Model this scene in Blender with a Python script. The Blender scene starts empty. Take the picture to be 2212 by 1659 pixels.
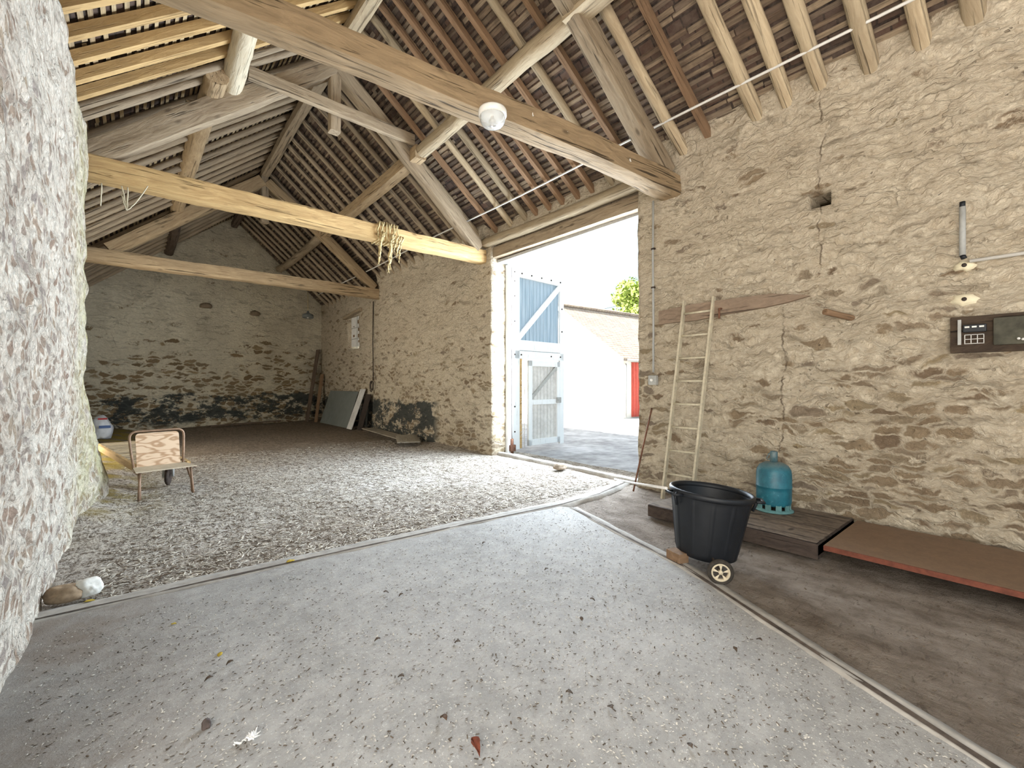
import bpy, bmesh, math, random
import numpy as np
from mathutils import Vector, Matrix, Euler

# ------------------------------------------------------------------ camera, sky, sun, exposure
SC = bpy.context.scene
COL = SC.collection
FPX = 960.0; CX = 1106.0; CY = 830.0; CAMH = 1.35; YAW = math.radians(40)
cam_d = bpy.data.cameras.new('camera'); cam = bpy.data.objects.new('camera', cam_d); COL.objects.link(cam)
cam_d.sensor_width = 36.0; cam_d.lens = 36.0*FPX/2212.0; cam_d.clip_start = 0.05; cam_d.clip_end = 500
cam.location = (0, 0, CAMH); cam.rotation_euler = (math.radians(90), 0, -YAW)
SC.camera = cam
SC.view_settings.view_transform = 'Standard'; SC.view_settings.look = 'None'
SC.view_settings.gamma = 1.0; SC.view_settings.use_curve_mapping = False
SC.view_settings.exposure = 1.5
SC.cycles.max_bounces = 8; SC.cycles.diffuse_bounces = 4; SC.cycles.sample_clamp_indirect = 8.0
SC.cycles.use_denoising = True; SC.cycles.use_adaptive_sampling = True; SC.cycles.adaptive_threshold = 0.05; SC.cycles.adaptive_min_samples = 20
try: SC.cycles.denoiser = 'OPENIMAGEDENOISE'
except Exception: pass

SUN_DIR = Vector((0.80, -0.60, -0.74)).normalized()       # the way the light travels
world = bpy.data.worlds.new('sky'); SC.world = world; world.use_nodes = True
nt = world.node_tree; nt.nodes.clear()
_n = nt.nodes.new; _l = nt.links.new
tc = _n('ShaderNodeTexCoord'); dot = _n('ShaderNodeVectorMath'); dot.operation = 'DOT_PRODUCT'
dot.inputs[1].default_value = -SUN_DIR
mr = _n('ShaderNodeMapRange'); mr.inputs[1].default_value = -0.25; mr.inputs[2].default_value = 1.0
rp = _n('ShaderNodeValToRGB')
rp.color_ramp.elements[0].position = 0.0; rp.color_ramp.elements[0].color = (0.21, 0.335, 0.405, 1)
rp.color_ramp.elements[1].position = 1.0; rp.color_ramp.elements[1].color = (1.0, 0.98, 0.92, 1)
e = rp.color_ramp.elements.new(0.35); e.color = (0.60, 0.70, 0.80, 1)
bgn = _n('ShaderNodeBackground'); bgn.inputs[1].default_value = 1.0
sepw = _n('ShaderNodeSeparateXYZ')
hz = _n('ShaderNodeMapRange'); hz.inputs[1].default_value = 0.0; hz.inputs[2].default_value = 0.32
mxw = _n('ShaderNodeMix'); mxw.data_type = 'RGBA'; mxw.inputs[6].default_value = (0.40, 0.45, 0.475, 1)
wo = _n('ShaderNodeOutputWorld')
_l(tc.outputs['Generated'], dot.inputs[0]); _l(dot.outputs['Value'], mr.inputs[0]); _l(mr.outputs[0], rp.inputs[0])
_l(tc.outputs['Generated'], sepw.inputs[0]); _l(sepw.outputs[2], hz.inputs[0]); _l(hz.outputs[0], mxw.inputs[0])
_l(rp.outputs[0], mxw.inputs[7]); _l(mxw.outputs[2], bgn.inputs[0]); _l(bgn.outputs[0], wo.inputs[0])

sun_d = bpy.data.lights.new('sun', 'SUN'); sun = bpy.data.objects.new('sun', sun_d); COL.objects.link(sun)
sun_d.energy = 14.0; sun_d.color = (1.0, 0.94, 0.84); sun_d.angle = math.radians(0.6)
sun.rotation_euler = SUN_DIR.to_track_quat('-Z', 'Y').to_euler(); sun.location = (-20, 15, 20)

def daylight(name, loc, direction, sx, sy, power, colour):
    d = bpy.data.lights.new(name, 'AREA'); d.shape = 'RECTANGLE'; d.size = sx; d.size_y = sy
    d.energy = power; d.color = colour
    o = bpy.data.objects.new(name, d); COL.objects.link(o); o.location = loc
    o.rotation_euler = Vector(direction).to_track_quat('-Z', 'Y').to_euler()
    return o
# area lamps: daylight at the gateway in view, plus two added fills at assumed openings
daylight('gateway_daylight', (5.75, 5.12, 2.0), (-1, 0, 0.06), 3.0, 3.3, 268, (0.76, 0.88, 1.0))
daylight('rear_fill_lamp', (-1.2, -0.9, 1.5), (1, 0.25, -0.05), 3.2, 2.6, 72, (1.0, 0.91, 0.78))  # warm fill lamp added behind the camera, where an open bay is assumed
daylight('far_left_fill_lamp', (-1.6, 10.1, 1.4), (1, 0.35, 0.1), 2.2, 2.2, 62, (1.0, 0.93, 0.78))  # fill lamp added to brighten the far bays, its doorway is never in view

# ------------------------------------------------------------------ helpers
rnd = random.Random(7)
RNG = np.random.RandomState(11)
FW = Vector((math.sin(YAW), math.cos(YAW), 0)); RT = Vector((math.cos(YAW), -math.sin(YAW), 0))

def cd(lat, depth, z=0.0):
    p = FW*depth + RT*lat; p.z = z; return p
def ray(px, py):
    d = FW + RT*((px-CX)/FPX); d.z = (CY-py)/FPX; return d
def on_x(px, py, X):
    d = ray(px, py); t = X/d.x; p = d*t; p.z += CAMH; return p
def on_y(px, py, Y):
    d = ray(px, py); t = Y/d.y; p = d*t; p.z += CAMH; return p
def on_z(px, py, Z):
    d = ray(px, py); t = (Z-CAMH)/d.z; p = d*t; p.z += CAMH; return p

def hash3(ix, iy, iz, seed):
    h = (ix.astype(np.int64)*374761393 + iy.astype(np.int64)*668265263 + iz.astype(np.int64)*2147483647 + seed*974634777) & 0xffffffff
    h = ((h ^ (h >> 13))*1274126177) & 0xffffffff
    h = (h ^ (h >> 16)) & 0xffffffff
    return h/4294967295.0
def vnoise(P, seed=0):
    P = np.asarray(P, dtype=float); I = np.floor(P).astype(np.int64); F = P-I; F = F*F*(3-2*F)
    r = 0
    for dx in (0, 1):
        wx = F[:, 0] if dx else 1-F[:, 0]
        for dy in (0, 1):
            wy = F[:, 1] if dy else 1-F[:, 1]
            for dz in (0, 1):
                wz = F[:, 2] if dz else 1-F[:, 2]
                r = r + wx*wy*wz*hash3(I[:, 0]+dx, I[:, 1]+dy, I[:, 2]+dz, seed)
    return r*2-1
def fbm(P, octv=4, seed=0):
    P = np.asarray(P, dtype=float); r = 0; a = 1; s = 0
    for k in range(octv):
        r = r + a*vnoise(P*(2**k)+k*17.3, seed+k); s += a; a *= 0.5
    return r/s

# ---------------- materials
MATS = {}
class NB:
    """small node builder"""
    def __init__(s, name):
        m = bpy.data.materials.new(name); m.use_nodes = True; s.m = m; s.t = m.node_tree; s.t.nodes.clear()
        s.out = s.n('ShaderNodeOutputMaterial'); s.b = s.n('ShaderNodeBsdfPrincipled'); s.l(s.b.outputs[0], s.out.inputs[0])
        MATS[name] = m
    def n(s, t): return s.t.nodes.new(t)
    def l(s, a, b): s.t.links.new(a, b)
    def val(s, sock, v):
        if isinstance(v, (int, float)): sock.default_value = v
        elif isinstance(v, (tuple, list)):
            sock.default_value = tuple(v)+((1,) if len(v) == 3 and len(sock.default_value) == 4 else ())
        else: s.l(v, sock)
    def coord(s, kind='Object'): return s.n('ShaderNodeTexCoord').outputs[kind]
    def mapping(s, v, scale=(1, 1, 1), rot=(0, 0, 0), loc=(0, 0, 0)):
        k = s.n('ShaderNodeMapping'); s.l(v, k.inputs[0]); k.inputs['Scale'].default_value = scale
        k.inputs['Rotation'].default_value = rot; k.inputs['Location'].default_value = loc; return k.outputs[0]
    def noise(s, v, scale=5, detail=4, rough=0.55, dist=0.0, col=False):
        k = s.n('ShaderNodeTexNoise'); s.l(v, k.inputs['Vector']); k.inputs['Scale'].default_value = scale
        k.inputs['Detail'].default_value = detail; k.inputs['Roughness'].default_value = rough; k.inputs['Distortion'].default_value = dist
        return k.outputs['Color'] if col else k.outputs['Fac']
    def voro(s, v, scale=5, feat='F1', out='Distance', rand=1.0):
        k = s.n('ShaderNodeTexVoronoi'); s.l(v, k.inputs['Vector']); k.inputs['Scale'].default_value = scale; k.feature = feat
        if 'Randomness' in k.inputs: k.inputs['Randomness'].default_value = rand
        return k.outputs[out]
    def math(s, op, a, b=0.0, clamp=False):
        k = s.n('ShaderNodeMath'); k.operation = op; k.use_clamp = clamp; s.val(k.inputs[0], a); s.val(k.inputs[1], b); return k.outputs[0]
    def rng(s, v, a, b, c=0.0, d=1.0, smooth=False):
        k = s.n('ShaderNodeMapRange'); s.val(k.inputs[0], v); k.inputs[1].default_value = a; k.inputs[2].default_value = b
        k.inputs[3].default_value = c; k.inputs[4].default_value = d
        if smooth: k.interpolation_type = 'SMOOTHSTEP'
        return k.outputs[0]
    def mix(s, f, a, b, mode='MIX'):
        k = s.n('ShaderNodeMix'); k.data_type = 'RGBA'; k.blend_type = mode; s.val(k.inputs[0], f); s.val(k.inputs[6], a); s.val(k.inputs[7], b)
        return k.outputs[2]
    def ramp(s, v, stops):
        k = s.n('ShaderNodeValToRGB'); s.l(v, k.inputs[0]); r = k.color_ramp
        r.elements[0].position = stops[0][0]; r.elements[0].color = tuple(stops[0][1])+(1,)
        r.elements[1].position = stops[-1][0]; r.elements[1].color = tuple(stops[-1][1])+(1,)
        for p, c in stops[1:-1]:
            e = r.elements.new(p); e.color = tuple(c)+(1,)
        return k.outputs[0]
    def vadd(s, a, b, sc=1.0):
        k = s.n('ShaderNodeVectorMath'); k.operation = 'SCALE'; s.l(b, k.inputs[0]); k.inputs['Scale'].default_value = sc
        j = s.n('ShaderNodeVectorMath'); j.operation = 'ADD'; s.l(a, j.inputs[0]); s.l(k.outputs[0], j.inputs[1]); return j.outputs[0]
    def xyz(s, v):
        k = s.n('ShaderNodeSeparateXYZ'); s.l(v, k.inputs[0]); return k.outputs
    def rand(s): return s.n('ShaderNodeObjectInfo').outputs['Random']
    def done(s, color, rough=0.85, bump=None, bstr=0.5, bdist=0.02, metal=0.0, spec=0.3):
        s.val(s.b.inputs['Base Color'], color); s.val(s.b.inputs['Roughness'], rough); s.b.inputs['Metallic'].default_value = metal
        s.b.inputs['Specular IOR Level'].default_value = spec
        if bump is not None:
            k = s.n('ShaderNodeBump'); k.inputs['Strength'].default_value = bstr; k.inputs['Distance'].default_value = bdist
            s.l(bump, k.inputs['Height']); s.l(k.outputs[0], s.b.inputs['Normal'])
        return s.m

def plain(name, c, rough=0.6, metal=0.0, var=0.12, scale=30, bstr=0.15, spec=0.3):
    b = NB(name); v = b.coord(); n = b.noise(v, scale, 4); n2 = b.noise(v, scale*0.2, 3)
    dark = tuple(x*(1-var*2) for x in c)
    f = b.rng(b.math('ADD', n, n2), 0.75, 1.3)
    return b.done(b.mix(f, dark, c), rough, n, bstr, 0.004, metal, spec)

def wood(name, pale, dark, streak=1.0, rough=0.88, axis=0, grain=1.0, var=0.35):
    """grain runs along the timber's own local X"""
    b = NB(name); v = b.coord()
    sc = [14, 14, 14]; sc[axis] = 1.1
    w = b.vadd(b.mapping(v, tuple(sc)), b.noise(b.mapping(v, (1.2, 3, 3)), 1.5, 2, col=True), 2.2)
    g = b.noise(w, 1.6*grain, 7, 0.62)
    sc2 = [40, 40, 40]; sc2[axis] = 1.6
    crack = b.noise(b.mapping(v, tuple(sc2)), 0.8, 3, 0.5, 0.6)
    cr = b.rng(crack, 0.31, 0.39, 1.0, 0.0)
    big = b.noise(v, 1.7, 4, 0.6)
    knots = b.rng(b.voro(b.mapping(v, (2.2, 5, 5)), 1.0), 0.05, 0.14, 0.75, 0.0)
    base = b.mix(b.rng(g, 0.30, 0.68), dark, pale)
    base = b.mix(b.rng(big, 0.35, 0.7, 0.0, 0.45), base, tuple(x*0.75 for x in pale))
    base = b.mix(b.math('MULTIPLY', cr, 0.75*streak), base, tuple(x*0.25 for x in dark))
    base = b.mix(knots, base, tuple(x*0.45 for x in dark))
    r = b.rng(b.rand(), 0, 1, 1.0-var, 1.0+var*0.4)
    base = b.mix(1.0, base, b.n_comb(r), 'MULTIPLY')
    h = b.math('SUBTRACT', b.math('ADD', g, b.math('MULTIPLY', big, 0.8)), b.math('MULTIPLY', cr, 1.2))
    return b.done(base, rough, h, 0.75, 0.018)
def _comb(s, r):
    k = s.n('ShaderNodeCombineColor'); s.l(r, k.inputs[0]); s.l(r, k.inputs[1]); s.l(r, k.inputs[2]); return k.outputs[0]
NB.n_comb = _comb

def lath_mat(name, cols):
    b = NB(name); v = b.coord(); g = b.n('ShaderNodeNewGeometry'); rnd_ = g.outputs['Random Per Island']
    n = b.noise(b.mapping(v, (20, 1.5, 20)), 2.0, 6, 0.65); n2 = b.noise(v, 5, 4, 0.6)
    c = b.ramp(rnd_, [(i/(len(cols)-1), k) for i, k in enumerate(cols)])
    c = b.mix(b.rng(n, 0.35, 0.62, 0.6, 0.0), c, tuple(x*0.35 for x in cols[0]))
    c = b.mix(b.rng(n2, 0.5, 0.68, 0.0, 0.5), c, tuple(x*0.5 for x in cols[0]))
    return b.done(c, 0.92, n, 0.6, 0.01)
def stone_wall(name, along, plaster, plaster2, stones, exp_lo, exp_hi, zfade=(0.3, 3.2), tar=None, algae=None, cell=(3.6, 8.5), relief=0.9, soot=0.0, panel=None, cracks=(), crev_s=0.35):
    """limewashed rubble wall: flat stones showing through the lime where it has fallen off"""
    b = NB(name); v = b.coord(); o = b.xyz(v)
    u = o[1] if along == 'y' else o[0]
    wn = b.noise(v, 2.3, 4, 0.6, col=True); wn2 = b.noise(v, 9.0, 3, 0.6, col=True)
    vv = b.vadd(b.vadd(v, wn, 0.26), wn2, 0.07)
    sc = (cell[0], cell[0], cell[1])
    mp = b.mapping(vv, sc)
    d1 = b.voro(mp, 1.0, 'F1'); d2 = b.voro(mp, 1.0, 'F2'); edge = b.math('SUBTRACT', d2, d1)
    kc = b.n('ShaderNodeTexVoronoi'); b.l(mp, kc.inputs['Vector']); kc.inputs['Scale'].default_value = 1.0; cellc = kc.outputs['Color']
    cs = b.n('ShaderNodeSeparateColor'); b.l(cellc, cs.inputs[0])
    stone_body = b.rng(edge, 0.06, 0.22)
    patch = b.noise(b.mapping(v, (0.55, 0.55, 1.0)), 1.1, 4, 0.62)
    zf = b.rng(o[2], zfade[0], zfade[1], exp_hi, exp_lo)
    # a stone shows when its own random value is under the local amount of lost lime
    amt = b.math('MULTIPLY', zf, b.rng(patch, 0.36, 0.62, 0.25, 1.35))
    if panel:
        wob = b.math('MULTIPLY', b.math('SUBTRACT', b.noise(v, 5.0, 4, 0.6), 0.5), 0.22)
        uu = b.math('ADD', u, wob)
        inside = b.math('MULTIPLY', b.math('MULTIPLY', b.rng(uu, panel[0]-0.01, panel[0]+0.01), b.rng(uu, panel[1], panel[1]+0.05, 1, 0)), b.rng(o[2], panel[2], panel[2]+0.05, 1, 0))
        amt = b.math('MULTIPLY', amt, b.rng(inside, 0, 1, 1.0, 0.45))
    show = b.rng(b.math('SUBTRACT', b.math('ADD', amt, b.math('MULTIPLY', b.math('SUBTRACT', b.noise(v, 14, 4, 0.65), 0.5), 0.55)), cs.outputs[0]), -0.03, 0.06)
    show = b.math('MULTIPLY', show, stone_body)
    fine = b.noise(b.mapping(vv, (1, 1, 1.7)), 17, 6, 0.68)
    streak = b.noise(b.mapping(vv, (3.0, 3.0, 13)), 1.0, 6, 0.62, 0.5)
    lime = b.mix(b.rng(fine, 0.35, 0.65), plaster2, plaster)
    lime = b.mix(b.rng(streak, 0.47, 0.33, 0.0, 0.8), lime, tuple(x*0.55 for x in plaster2))
    lime = b.mix(b.rng(patch, 0.42, 0.66, 0.0, 0.42), lime, plaster2)
    stc = b.ramp(cs.outputs[1], [(0.0, stones[0]), (0.35, stones[1]), (0.7, stones[2]), (1.0, stones[3])])
    stc = b.mix(b.rng(b.noise(v, 22, 5, 0.7), 0.3, 0.7, 0.0, 0.5), stc, tuple(x*0.6 for x in stones[0]))
    col = b.mix(show, lime, stc)
    # fine dark crevices along the joints
    crev = b.rng(edge, 0.0, 0.035, 1.0, 0.0)
    crev = b.math('MULTIPLY', crev, b.rng(b.noise(v, 3.1, 3), 0.45, 0.62, 0.0, crev_s))
    pits = b.rng(b.voro(b.mapping(vv, (1, 1, 1.6)), 11.0), 0.10, 0.15, 0.55, 0.0)
    pits = b.math('MULTIPLY', pits, b.rng(b.noise(v, 2.0, 3), 0.45, 0.6))
    col = b.mix(b.math('MAXIMUM', crev, pits), col, (0.10, 0.07, 0.045))
    for (cu, cz0, cz1, cw) in cracks:
        wv = b.math('MULTIPLY', b.math('SUBTRACT', b.noise(b.mapping(v, (0, 0, 1)), 2.2, 5, 0.6), 0.5), 0.34)
        dc = b.math('ABSOLUTE', b.math('SUBTRACT', b.math('ADD', u, wv), cu))
        ck = b.math('MULTIPLY', b.rng(dc, cw*0.4, cw, 1, 0), b.math('MULTIPLY', b.rng(o[2], cz0, cz0+0.05), b.rng(o[2], cz1, cz1+0.05, 1, 0)))
        ck = b.math('MULTIPLY', ck, b.rng(b.noise(v, 7, 3), 0.40, 0.56, 0.0, 0.75))
        col = b.mix(ck, col, (0.11, 0.075, 0.05))
    if soot:
        col = b.mix(b.rng(b.noise(b.mapping(v, (1.0, 1.0, 0.6)), 0.9, 5, 0.65), 0.45, 0.72, 0.0, soot), col, (0.19, 0.16, 0.12))
    if tar:
        z0, z1, u0, u1, amt_t = tar
        zz = b.math('ADD', o[2], b.math('MULTIPLY', b.math('SUBTRACT', b.noise(b.mapping(v, (1, 1, 1)), 1.3, 5, 0.65), 0.5), 0.75))
        m = b.math('MULTIPLY', b.rng(zz, z1-0.03, z1+0.03, 1, 0), b.rng(zz, z0-0.1, z0+0.1, 0, 1))
        m = b.math('MULTIPLY', m, b.rng(b.noise(b.mapping(v, (1, 1, 1.9)), 1.5, 9, 0.80), 0.60-amt_t*0.2, 0.64-amt_t*0.2))
        m = b.math('MULTIPLY', m, b.rng(u, u0, u0+0.3)); m = b.math('MULTIPLY', m, b.rng(u, u1, u1+0.3, 1, 0))
        col = b.mix(b.math('MULTIPLY', m, 0.93), col, (0.042, 0.050, 0.050))
    if algae:
        u0, u1 = algae
        m = b.math('MULTIPLY', b.rng(u, u0, u1), b.rng(b.noise(v, 2.5, 5, 0.65), 0.35, 0.6))
        col = b.mix(b.math('MULTIPLY', m, 0.55), col, (0.62, 0.60, 0.24))
    h = b.math('ADD', b.math('MULTIPLY', stone_body, 0.22), b.math('MULTIPLY', fine, 1.3))
    h = b.math('ADD', h, b.math('MULTIPLY', streak, 1.3)); h = b.math('SUBTRACT', h, b.math('MULTIPLY', show, 0.35))
    h = b.math('SUBTRACT', h, b.math('MULTIPLY', b.math('MAXIMUM', crev, pits), 0.8))
    return b.done(col, 0.95, h, relief, 0.035, spec=0.1)

# ---------------- mesh helpers
def link_mesh(name, verts, faces, mat=None, parent=None, smooth=False, loc=None, rot=None, mats=None, fm=None):
    me = bpy.data.meshes.new(name)
    me.from_pydata([tuple(v) for v in verts], [], [tuple(f) for f in faces]); me.update()
    if mats:
        for m in mats: me.materials.append(m)
        if fm is not None: me.polygons.foreach_set('material_index', fm)
    elif mat: me.materials.append(mat)
    if smooth: me.polygons.foreach_set('use_smooth', [True]*len(me.polygons))
    o = bpy.data.objects.new(name, me); COL.objects.link(o)
    if parent: o.parent = parent
    if loc is not None: o.location = loc
    if rot is not None: o.rotation_euler = rot
    return o

class MB:
    def __init__(s): s.v = []; s.f = []; s.sm = []
    def add(s, vs, fs, smooth=False, M=None):
        k = len(s.v)
        for p in vs:
            p = Vector(p)
            s.v.append(M @ p if M is not None else p)
        for f in fs: s.f.append(tuple(i+k for i in f)); s.sm.append(smooth)
        return s
    def box(s, c, d, M=None, bev=0.0):
        x, y, z = d[0]/2, d[1]/2, d[2]/2; cx, cy, cz = c
        if bev <= 0:
            vs = [(cx+i*x, cy+j*y, cz+k*z) for i in (-1, 1) for j in (-1, 1) for k in (-1, 1)]
            fs = [(0, 1, 3, 2), (4, 6, 7, 5), (0, 4, 5, 1), (2, 3, 7, 6), (0, 2, 6, 4), (1, 5, 7, 3)]
            return s.add(vs, fs, False, M)
        bm = bmesh.new(); bmesh.ops.create_cube(bm, size=1.0)
        for v in bm.verts: v.co = Vector((cx+v.co.x*2*x, cy+v.co.y*2*y, cz+v.co.z*2*z))
        bmesh.ops.bevel(bm, geom=bm.edges[:], offset=bev, segments=2, affect='EDGES', profile=0.6)
        bm.verts.index_update()
        s.add([v.co.copy() for v in bm.verts], [[v.index for v in f.verts] for f in bm.faces], False, M); bm.free(); return s
    def tube(s, path, r, seg=8, M=None, closed=False, cap=True, flat=1.0):
        P = [Vector(p) for p in path]; n = len(P)
        rr = r if isinstance(r, (list, tuple)) else [r]*n
        ref = None; rings = []
        for i in range(n):
            a = P[(i-1) % n] if (closed or i > 0) else P[i]; c = P[(i+1) % n] if (closed or i < n-1) else P[i]
            t = (c-a).normalized() if (c-a).length > 1e-9 else Vector((0, 0, 1))
            if ref is None: ref = Vector((0, 0, 1)) if abs(t.z) < 0.9 else Vector((1, 0, 0))
            u = (ref - t*ref.dot(t)).normalized(); ref = u; w = t.cross(u)
            rings.append([P[i]+u*math.cos(2*math.pi*k/seg)*rr[i]+w*math.sin(2*math.pi*k/seg)*rr[i]*flat for k in range(seg)])
        vs = [q for rg in rings for q in rg]; fs = []
        m = n if closed else n-1
        for i in range(m):
            j = (i+1) % n
            for k in range(seg):
                l = (k+1) % seg; fs.append((i*seg+k, i*seg+l, j*seg+l, j*seg+k))
        if cap and not closed: fs.append(tuple(range(seg-1, -1, -1))); fs.append(tuple((n-1)*seg+k for k in range(seg)))
        return s.add(vs, fs, True, M)
    def lathe(s, prof, seg=32, M=None, mod=None):
        vs = []; n = len(prof)
        for i, (r, z) in enumerate(prof):
            for k in range(seg):
                a = 2*math.pi*k/seg; q = r*(mod(a, z) if mod else 1.0); vs.append((q*math.cos(a), q*math.sin(a), z))
        fs = [(i*seg+k, i*seg+(k+1) % seg, (i+1)*seg+(k+1) % seg, (i+1)*seg+k) for i in range(n-1) for k in range(seg)]
        return s.add(vs, fs, True, M)
    def prism(s, poly, h0, h1, M=None):
        n = len(poly); vs = [(p[0], p[1], h0) for p in poly]+[(p[0], p[1], h1) for p in poly]
        fs = [tuple(range(n-1, -1, -1)), tuple(range(n, 2*n))]+[(i, (i+1) % n, n+(i+1) % n, n+i) for i in range(n)]
        return s.add(vs, fs, False, M)
    def quad(s, a, b, c, d, M=None): return s.add([a, b, c, d], [(0, 1, 2, 3)], False, M)
    def obj(s, name, mat, parent=None, loc=None, rot=None):
        o = link_mesh(name, s.v, s.f, mat, parent, False, loc, rot)
        o.data.polygons.foreach_set('use_smooth', s.sm)
        bm = bmesh.new(); bm.from_mesh(o.data); bmesh.ops.recalc_face_normals(bm, faces=bm.faces[:]); bm.to_mesh(o.data); bm.free()
        return o

def tag(o, label=None, cat=None, group=None, kind=None):
    if label: o['label'] = label
    if cat: o['category'] = cat
    if group: o['group'] = group
    if kind: o['kind'] = kind
    return o
def thing(name, label, cat, loc=(0, 0, 0), rotz=0.0, group=None):
    o = bpy.data.objects.new(name, None); COL.objects.link(o); o.empty_display_size = 0.1
    o.location = loc; o.rotation_euler = (0, 0, rotz); return tag(o, label, cat, group)
def copy_tree(o, parent=None):
    c = o.copy(); COL.objects.link(c)
    if parent: c.parent = parent
    for ch in list(o.children): copy_tree(ch, c)
    return c

def timber(name, p0, p1, w, h, mat, parent=None, rough=0.012, sq=5.0, bend=(0, 0), w1=None, h1=None, seg=14, roll=0.0, seed=None, step=0.12, knots=0.0):
    """a hewn beam or pole: local X runs along it; w across (horizontal), h along the other axis"""
    p0 = Vector(p0); p1 = Vector(p1); d = p1-p0; L = d.length; n = max(3, int(L/step)+1)
    x = d.normalized(); up = Vector((0, 0, 1)) if abs(x.z) < 0.97 else Vector((1, 0, 0))
    y = up.cross(x).normalized(); z = x.cross(y)
    R = Matrix((x, y, z)).transposed() @ Matrix.Rotation(roll, 3, 'X')
    w1 = w if w1 is None else w1; h1 = h if h1 is None else h1
    sd = rnd.randint(0, 9999) if seed is None else seed
    ts = np.linspace(0, 1, n); seg = seg if sq < 4 else (8 if seg <= 12 else 24); ang = (np.arange(seg)+(0.5 if sq < 4 else 0))*2*math.pi/seg
    ca, sa = np.cos(ang), np.sin(ang)
    sq = sq*2.2 if sq >= 4 else sq
    k = (np.abs(ca)**sq+np.abs(sa)**sq)**(-1.0/sq)
    T, A = np.meshgrid(ts, np.arange(seg), indexing='ij')
    W = (w+(w1-w)*T)/2; H = (h+(h1-h)*T)/2
    X = T*L; Y = W*(ca*k)[A]; Z = H*(sa*k)[A]
    P = np.stack([X.ravel()*2.2, Y.ravel()*7, Z.ravel()*7], 1)+sd*3.17
    nz = fbm(P, 3, sd)
    off = nz*rough
    if knots: off = off+knots*np.clip(vnoise(P*np.array([0.5, 0.4, 0.4])+5, sd+7)-0.35, 0, 1)
    rad = np.sqrt(Y.ravel()**2+Z.ravel()**2)+1e-6
    Y = Y.ravel()*(1+off/rad); Z = Z.ravel()*(1+off/rad); X = X.ravel(); Tr = T.ravel()
    arch = 4*Tr*(1-Tr)
    wob = fbm(np.stack([Tr*L*0.45+sd, Tr*0, Tr*0], 1), 2, sd+3)*rough*1.5
    wob2 = fbm(np.stack([Tr*L*0.45+sd+40, Tr*0, Tr*0], 1), 2, sd+5)*rough*1.5
    Y = Y+bend[0]*arch+wob; Z = Z+bend[1]*arch+wob2
    vs = np.stack([X, Y, Z], 1)
    fs = [(i*seg+a, i*seg+(a+1) % seg, (i+1)*seg+(a+1) % seg, (i+1)*seg+a) for i in range(n-1) for a in range(seg)]
    fs = [tuple(reversed(f)) for f in fs]
    fs.append(tuple(range(seg))); fs.append(tuple((n-1)*seg+a for a in range(seg-1, -1, -1)))
    o = link_mesh(name, vs, fs, mat, None, False)
    o.data.polygons.foreach_set('use_smooth', [True]*(len(fs)-2)+[False]*2)
    if sq >= 4: o.data.set_sharp_from_angle(angle=math.radians(38))
    o.matrix_world = Matrix.Translation(p0) @ R.to_4x4()
    if parent:
        o.parent = parent; bpy_inv = parent_matrix(parent).inverted(); o.matrix_parent_inverse = bpy_inv
    return o
def parent_matrix(p):
    return Matrix.Translation(p.location) @ p.rotation_euler.to_matrix().to_4x4()

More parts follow.
